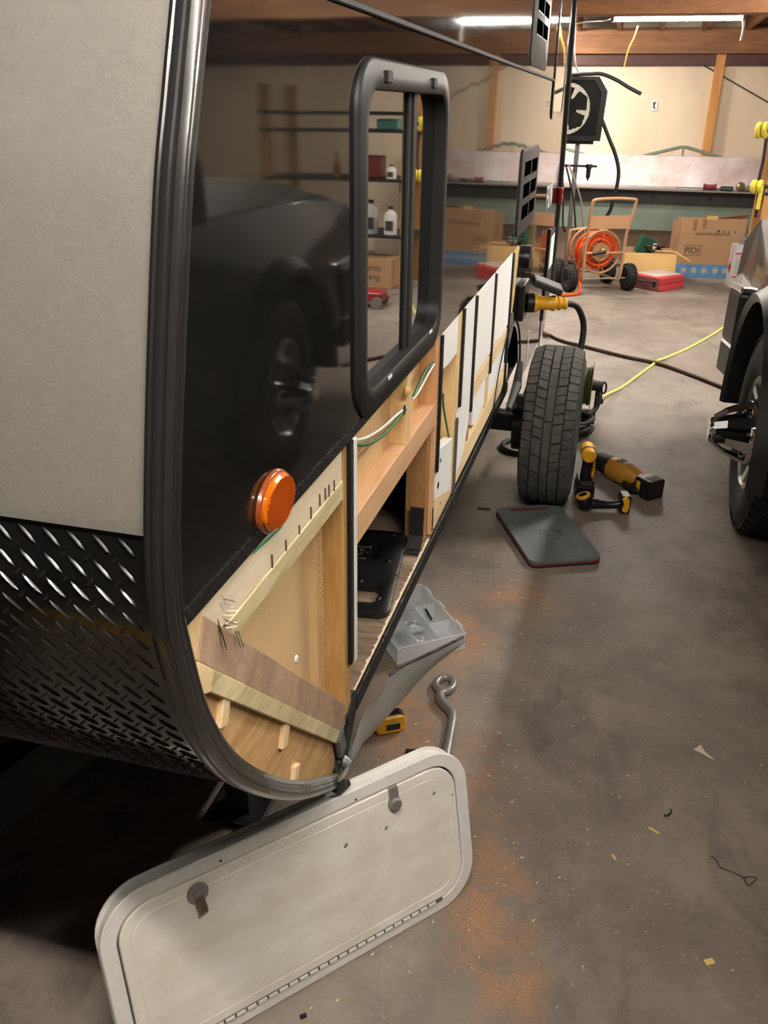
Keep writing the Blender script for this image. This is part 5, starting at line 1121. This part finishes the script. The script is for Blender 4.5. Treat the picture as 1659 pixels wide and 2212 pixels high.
# floor jack before the rack
FJ = thing('floor_jack', (1.72, 7.2, 0), 'red trolley jack on the floor between the pickup and the rack', 'jack')
MB().bx(1.50, 1.98, 7.12, 7.32, .05, .13).build('chassis', mat('jack red', S(150, 36, 34), .4), FJ, bevel=.01)
for x in (1.54, 1.93):
    for y in (7.10, 7.34): MB().lathe([(0, -.018), (.05, -.018), (.05, .018), (0, .018)], (x, y, .05), (0, 1, 0), 14).build('wheel', M_STEEL, FJ, smooth=.7)
MB().tube([(1.95, 7.22, .12), (2.5, 7.3, .35)], .016, 8).build('handle', M_BLACKM, FJ)
# yellow rollers and chain hung on the rack post
RLx, RLy = 1.355, RY0-.035
for (px, py, r_, lb) in ((1648, 281, .062, 'upper yellow roller hanging on the rack post'), (1637, 403, .052, 'lower yellow roller hanging on the rack post')):
    p = OY(px, py, RLy-.05); e = thing('yellow_roller', p, lb, 'roller')
    for dx in (-.03, .018): MB().lathe([(.02, -.02), (r_*.86, -.02), (r_, -.010), (r_, .010), (r_*.86, .02), (.02, .02)], (p[0]+dx, RLy-.05, p[2]), (1, -.35, 0), 20).build('wheel', mat('roller yellow', S(232, 212, 74), .45), e, smooth=.6)
    MB().tube([(p[0]-.02, RLy-.045, p[2]), (p[0]+.10, RLy-.02, p[2])], .014, 8).build('axle', M_BLACKM, e)
o = MB().tube([OY(1655, 300, RLy-.03), OY(1648, 350, RLy-.03), OY(1640, 385, RLy-.03), OY(1636, 440, RLy-.03), OY(1632, 470, RLy-.03)], .012, 6, smooth=3).build('steel_chain', M_BLACKM); tag(o, 'dark chain hanging down the rack post between yellow rollers', 'chain')
p = OY(1640, 425, RLy-.06); o = MB().bx(p[0]-.012, p[0]+.02, RLy-.07, RLy-.05, p[2]-.10, p[2]+.09).build('yellow_strap', MATS['roller yellow'], bevel=.006); tag(o, 'flat yellow strap hanging under the lower roller', 'strap')

# ------------------------------------------------------------------ pickup truck
M_PAINT = mat('dark grey car paint', S(38, 41, 46), .45, .0, coat=.35)
M_LINER = mat('black liner', S(12, 12, 12), .85)
TX0, TX1 = .955, 2.95; TWY, TWZ, TWR = 3.50, .40, .40
TK = thing('pickup_truck', (1.95, 2.0, 0), 'dark grey pickup truck with big chrome front hub', 'truck')
def arch(r0, a0, a1, n=18): return [(TWY+r0*math.cos(math.radians(a0+(a1-a0)*k/n)), TWZ+r0*math.sin(math.radians(a0+(a1-a0)*k/n))) for k in range(n+1)]
AR = .535
poly = [(4.72, .62), (4.74, .98), (4.60, 1.10), (4.0, 1.16), (2.3, 1.20), (2.3, .50), (TWY-AR+.01, .48)]+list(reversed(arch(AR, 8, 172)))+[(TWY+AR, .50), (4.2, .52)]
b = MB(); lo = [[(x+(max(0, z-.9)*dz), y, z) for y, z in poly] for x, dz in ((TX0+.03, .3), (TX0, .12), (TX0+.03, .3), (TX0+.16, .6))]
pin = [[(TX0+.012+max(0, z-.92)*.32, y, z) for y, z in poly], [(TX0+.20+max(0, z-.92)*.32, y, z) for y, z in poly]]
MB().loft(pin).build('front_fender', M_PAINT, TK, bevel=.02, seg=2)
fl0, fl1, fl2 = arch(AR-.03, -4, 184, 24), arch(AR+.045, -4, 184, 24), arch(AR+.0, -4, 184, 24)
MB().loft([[(TX0+.20, y, z) for y, z in fl0], [(TX0-.025, y, z) for y, z in fl0], [(TX0-.04, y, z) for y, z in fl2], [(TX0+.012+max(0, (z-.92))*.32, y, z) for y, z in fl1]], 0, False, False, False).build('fender_flare', M_BLACKP, TK, smooth=.7)
MB().loft([[(x, y, z) for y, z in arch(AR+.01, -10, 190, 24)] for x in (TX0+.06, TX0+.55)], 0, False, False, False).build('wheel_liner', M_LINER, TK)
MB().add([(TX0+.55, TWY-AR-.05, .1), (TX0+.55, TWY+AR+.05, .1), (TX0+.55, TWY+AR+.05, 1.05), (TX0+.55, TWY-AR-.05, 1.05)], [(0, 1, 2, 3)]).build('liner_wall', M_LINER, TK)
MB().ext([(2.2, 1.14), (4.35, 1.12), (4.72, 1.02), (4.74, .9), (4.6, .85), (2.2, .9)], 'x', TX0+.17, TX1-.17).build('engine_bay', M_LINER, TK)
MB().loft([[(TX0+.09+k, 2.25, 1.20), (TX0+.10+k, 4.2, 1.17), (TX0+.16+k, 4.62, 1.10), (TX0+.16+k, 4.62, 1.07), (TX0+.09+k, 2.25, 1.14)] for k in (0,)]+[[(TX0+.35, 2.2, 1.27), (TX0+.35, 4.2, 1.23), (TX0+.40, 4.68, 1.13), (TX0+.40, 4.68, 1.07), (TX0+.35, 2.2, 1.14)], [(TX1-.35, 2.2, 1.27), (TX1-.35, 4.2, 1.23), (TX1-.40, 4.68, 1.13), (TX1-.40, 4.68, 1.07), (TX1-.35, 2.2, 1.14)], [(TX1-.09, 2.25, 1.20), (TX1-.10, 4.2, 1.17), (TX1-.16, 4.62, 1.10), (TX1-.16, 4.62, 1.07), (TX1-.09, 2.25, 1.14)]]).build('hood', M_PAINT, TK, smooth=.5)
MB().bx(TX0+.4, TX1-.4, 4.70, 4.76, .72, 1.02).build('grille', M_CHROME, TK, bevel=.02, seg=2)
bp_ = [(TX0+.0, 4.28), (TX0-.03, 4.45), (TX0+.04, 4.72), (TX0+.3, 4.86), (TX1-.3, 4.86), (TX1-.04, 4.72), (TX1+.03, 4.45), (TX1, 4.28), (TX1-.05, 4.28), (TX1-.1, 4.66), (TX1-.32, 4.78), (TX0+.32, 4.78), (TX0+.1, 4.66), (TX0+.05, 4.28)]
MB().ext(bp_, 'z', .56, .80).build('bumper', M_BLACKP, TK, bevel=.015, seg=2)
MB().ext([(x, y) for x, y in bp_], 'z', .80, .835).build('bumper_cap', M_CHROME, TK, bevel=.008, seg=2)
MB().ext([(x, y+.0) for x, y in bp_], 'z', .40, .555).build('valance', M_BLACKP, TK, bevel=.01)
for x in (TX0+.14, TX1-.38): MB().bx(x, x+.24, 4.60, 4.735, .84, 1.02).build('headlight', mat('headlight glass', S(190, 194, 196), .1, coat=1.0), TK, bevel=.02, seg=2)
# far side fender, doors, cab, bed
MB().bx(TX1-.2, TX1, 2.3, 4.7, .9, 1.17).build('front_fender', M_PAINT, TK, bevel=.04, seg=2)
for x0, x1 in ((TX0, TX0+.05), (TX1-.05, TX1)):
    for (y0, y1) in ((1.22, 2.28), (.20, 1.20)):
        dr = MB().ext([(y0, .52), (y1, .52), (y1, 1.17), (y0, 1.19)], 'x', x0, x1).build('door', M_PAINT, TK, bevel=.012, seg=2)
        xs_ = x0-.02 if x0 < 2 else x1; MB().bx(xs_, xs_+.02, y0+.06, y0+.20, 1.02, 1.05).build('handle', M_CHROME, dr, bevel=.005)
MB().ext([(.10, 1.15), (2.42, 1.15), (1.75, 1.86), (1.6, 1.93), (.35, 1.94), (.12, 1.80)], 'x', TX0+.10, TX1-.10).build('cab', M_PAINT, TK, bevel=.05, seg=3)
for xg in (TX0+.094, TX1-.104):
    for pg in ([(1.24, 1.23), (2.18, 1.23), (1.68, 1.78), (1.24, 1.80)], [(.24, 1.23), (1.18, 1.23), (1.18, 1.80), (.30, 1.80)]):
        MB().ext(pg, 'x', xg, xg+.010).build('side_window', M_GLASS, TK)
MB().add([(TX0+.22, 2.40, 1.19), (TX1-.22, 2.40, 1.19), (TX1-.32, 1.80, 1.825), (TX0+.32, 1.80, 1.825), (TX0+.22, 2.43, 1.20), (TX1-.22, 2.43, 1.20), (TX1-.32, 1.83, 1.835), (TX0+.32, 1.83, 1.835)], [(4, 5, 6, 7), (0, 3, 2, 1), (0, 1, 5, 4), (2, 3, 7, 6), (1, 2, 6, 5), (3, 0, 4, 7)]).build('windshield', M_GLASS, TK)
MB().bx(TX0+.05, TX1-.05, .15, 2.35, .40, .56).build('floor_pan', M_LINER, TK)
for x0, x1 in ((TX0, TX0+.07), (TX1-.07, TX1)): MB().bx(x0, x1, -2.0, .16, .58, 1.18).build('bed_side', M_PAINT, TK, bevel=.02, seg=2)
MB().bx(TX0+.06, TX1-.06, -2.0, .16, .58, .64).build('bed_floor', M_LINER, TK)
MB().bx(TX0+.02, TX1-.02, -2.05, -1.99, .60, 1.18).build('tailgate', M_PAINT, TK, bevel=.015)
MB().ext([(2.22, 1.24), (2.36, 1.24), (2.34, 1.44), (2.24, 1.46)], 'x', TX0-.20, TX0-.02).build('mirror', M_BLACKP, TK, bevel=.03, seg=2)
def truck_wheel(y, side):
    x = TX0+.130 if side > 0 else TX1-.165; s_ = -1 if side > 0 else 1; c_ = (x, y, TWZ)
    w_ = tire_mesh(c_, TWR, .235, .225, 56).build('wheel', M_TIRE, TK, smooth=.9)
    tread_mesh(c_, TWR, [(-.105, -.060, 1, .012), (-.052, -.012, 1, 0), (-.004, .04, 1, 0), (.048, .105, 1, .012)], 44, .5, .2).build('tread', M_RUBBER, w_)
    ax_ = (s_, 0, 0)
    M_WH = mat('polished alloy', S(170, 170, 170), .2, .9)
    b = MB(); b.lathe([(.226, .10), (.214, .105), (.205, .095), (.20, .04), (.19, -.02), (.0, -.02)], c_, ax_, 40).build('rim', M_WH, w_, smooth=.6)
    b = MB(); b.lathe([(.0, .08), (.12, .082), (.142, .080), (.142, .05), (0, .05)], c_, ax_, 32)
    for k in range(8):
        a = 2*PI*k/8; ca, sa = math.cos(a), math.sin(a); t_ = (-sa, ca)
        q = []
        for r_, hw_, h_ in ((.115, .034, .082), (.16, .026, .085), (.208, .036, .098)):
            q.append([(x+s_*hh, y+r_*ca+t_[0]*w1, TWZ+r_*sa+t_[1]*w1) for w1, hh in ((-hw_, h_-.02), (hw_, h_-.02), (hw_*.7, h_), (-hw_*.7, h_))])
        b.loft(q)
    b.build('spokes', M_WH, w_, smooth=.6)
    MB().lathe([(.20, -.018), (.0, -.016)], c_, ax_, 24).build('brake_disc', M_LINER, w_)
    if side > 0:
        b = MB(); b.lathe([(.135, .06), (.135, .105), (.128, .118), (.120, .118), (.120, .075)], c_, ax_, 32).build('hub_ring', M_CHROME, w_, smooth=.6)
        b = MB(); b.lathe([(.0, .258), (.045, .258), (.055, .250), (.058, .236), (.052, .230)], c_, ax_, 24).build('hub_cap', M_CHROME, w_, smooth=.6)
        b = MB(); b.lathe([(.060, .06), (.054, .23), (0, .23)], c_, ax_, 20).build('hub_core', M_LINER, w_)
        for k in range(8):
            a = 2*PI*k/8+.2; ca, sa = math.cos(a), math.sin(a); t_ = (-sa, ca); q = []
            for r_, w1, h_ in ((.055, .014, .246), (.090, .015, .200), (.126, .023, .118)):
                q.append([(x+s_*(h_+dh), y+r_*ca+t_[0]*ww, TWZ+r_*sa+t_[1]*ww) for ww, dh in ((-w1, -.012), (w1, -.012), (w1, 0), (-w1, 0))])
            MB().loft(q).build('hub_spoke', M_CHROME, w_)
            a = 2*PI*k/8+.2+PI/8; ca, sa = math.cos(a), math.sin(a)
            MB().lathe([(.014, .06), (.014, .115), (.008, .13), (0, .13)], (x, y+.095*ca, TWZ+.095*sa), ax_, 8).build('lug_nut', M_CHROME, w_, smooth=.7)
    return w_
truck_wheel(TWY, 1); truck_wheel(-.95, 1); truck_wheel(TWY, -1); truck_wheel(-.95, -1)
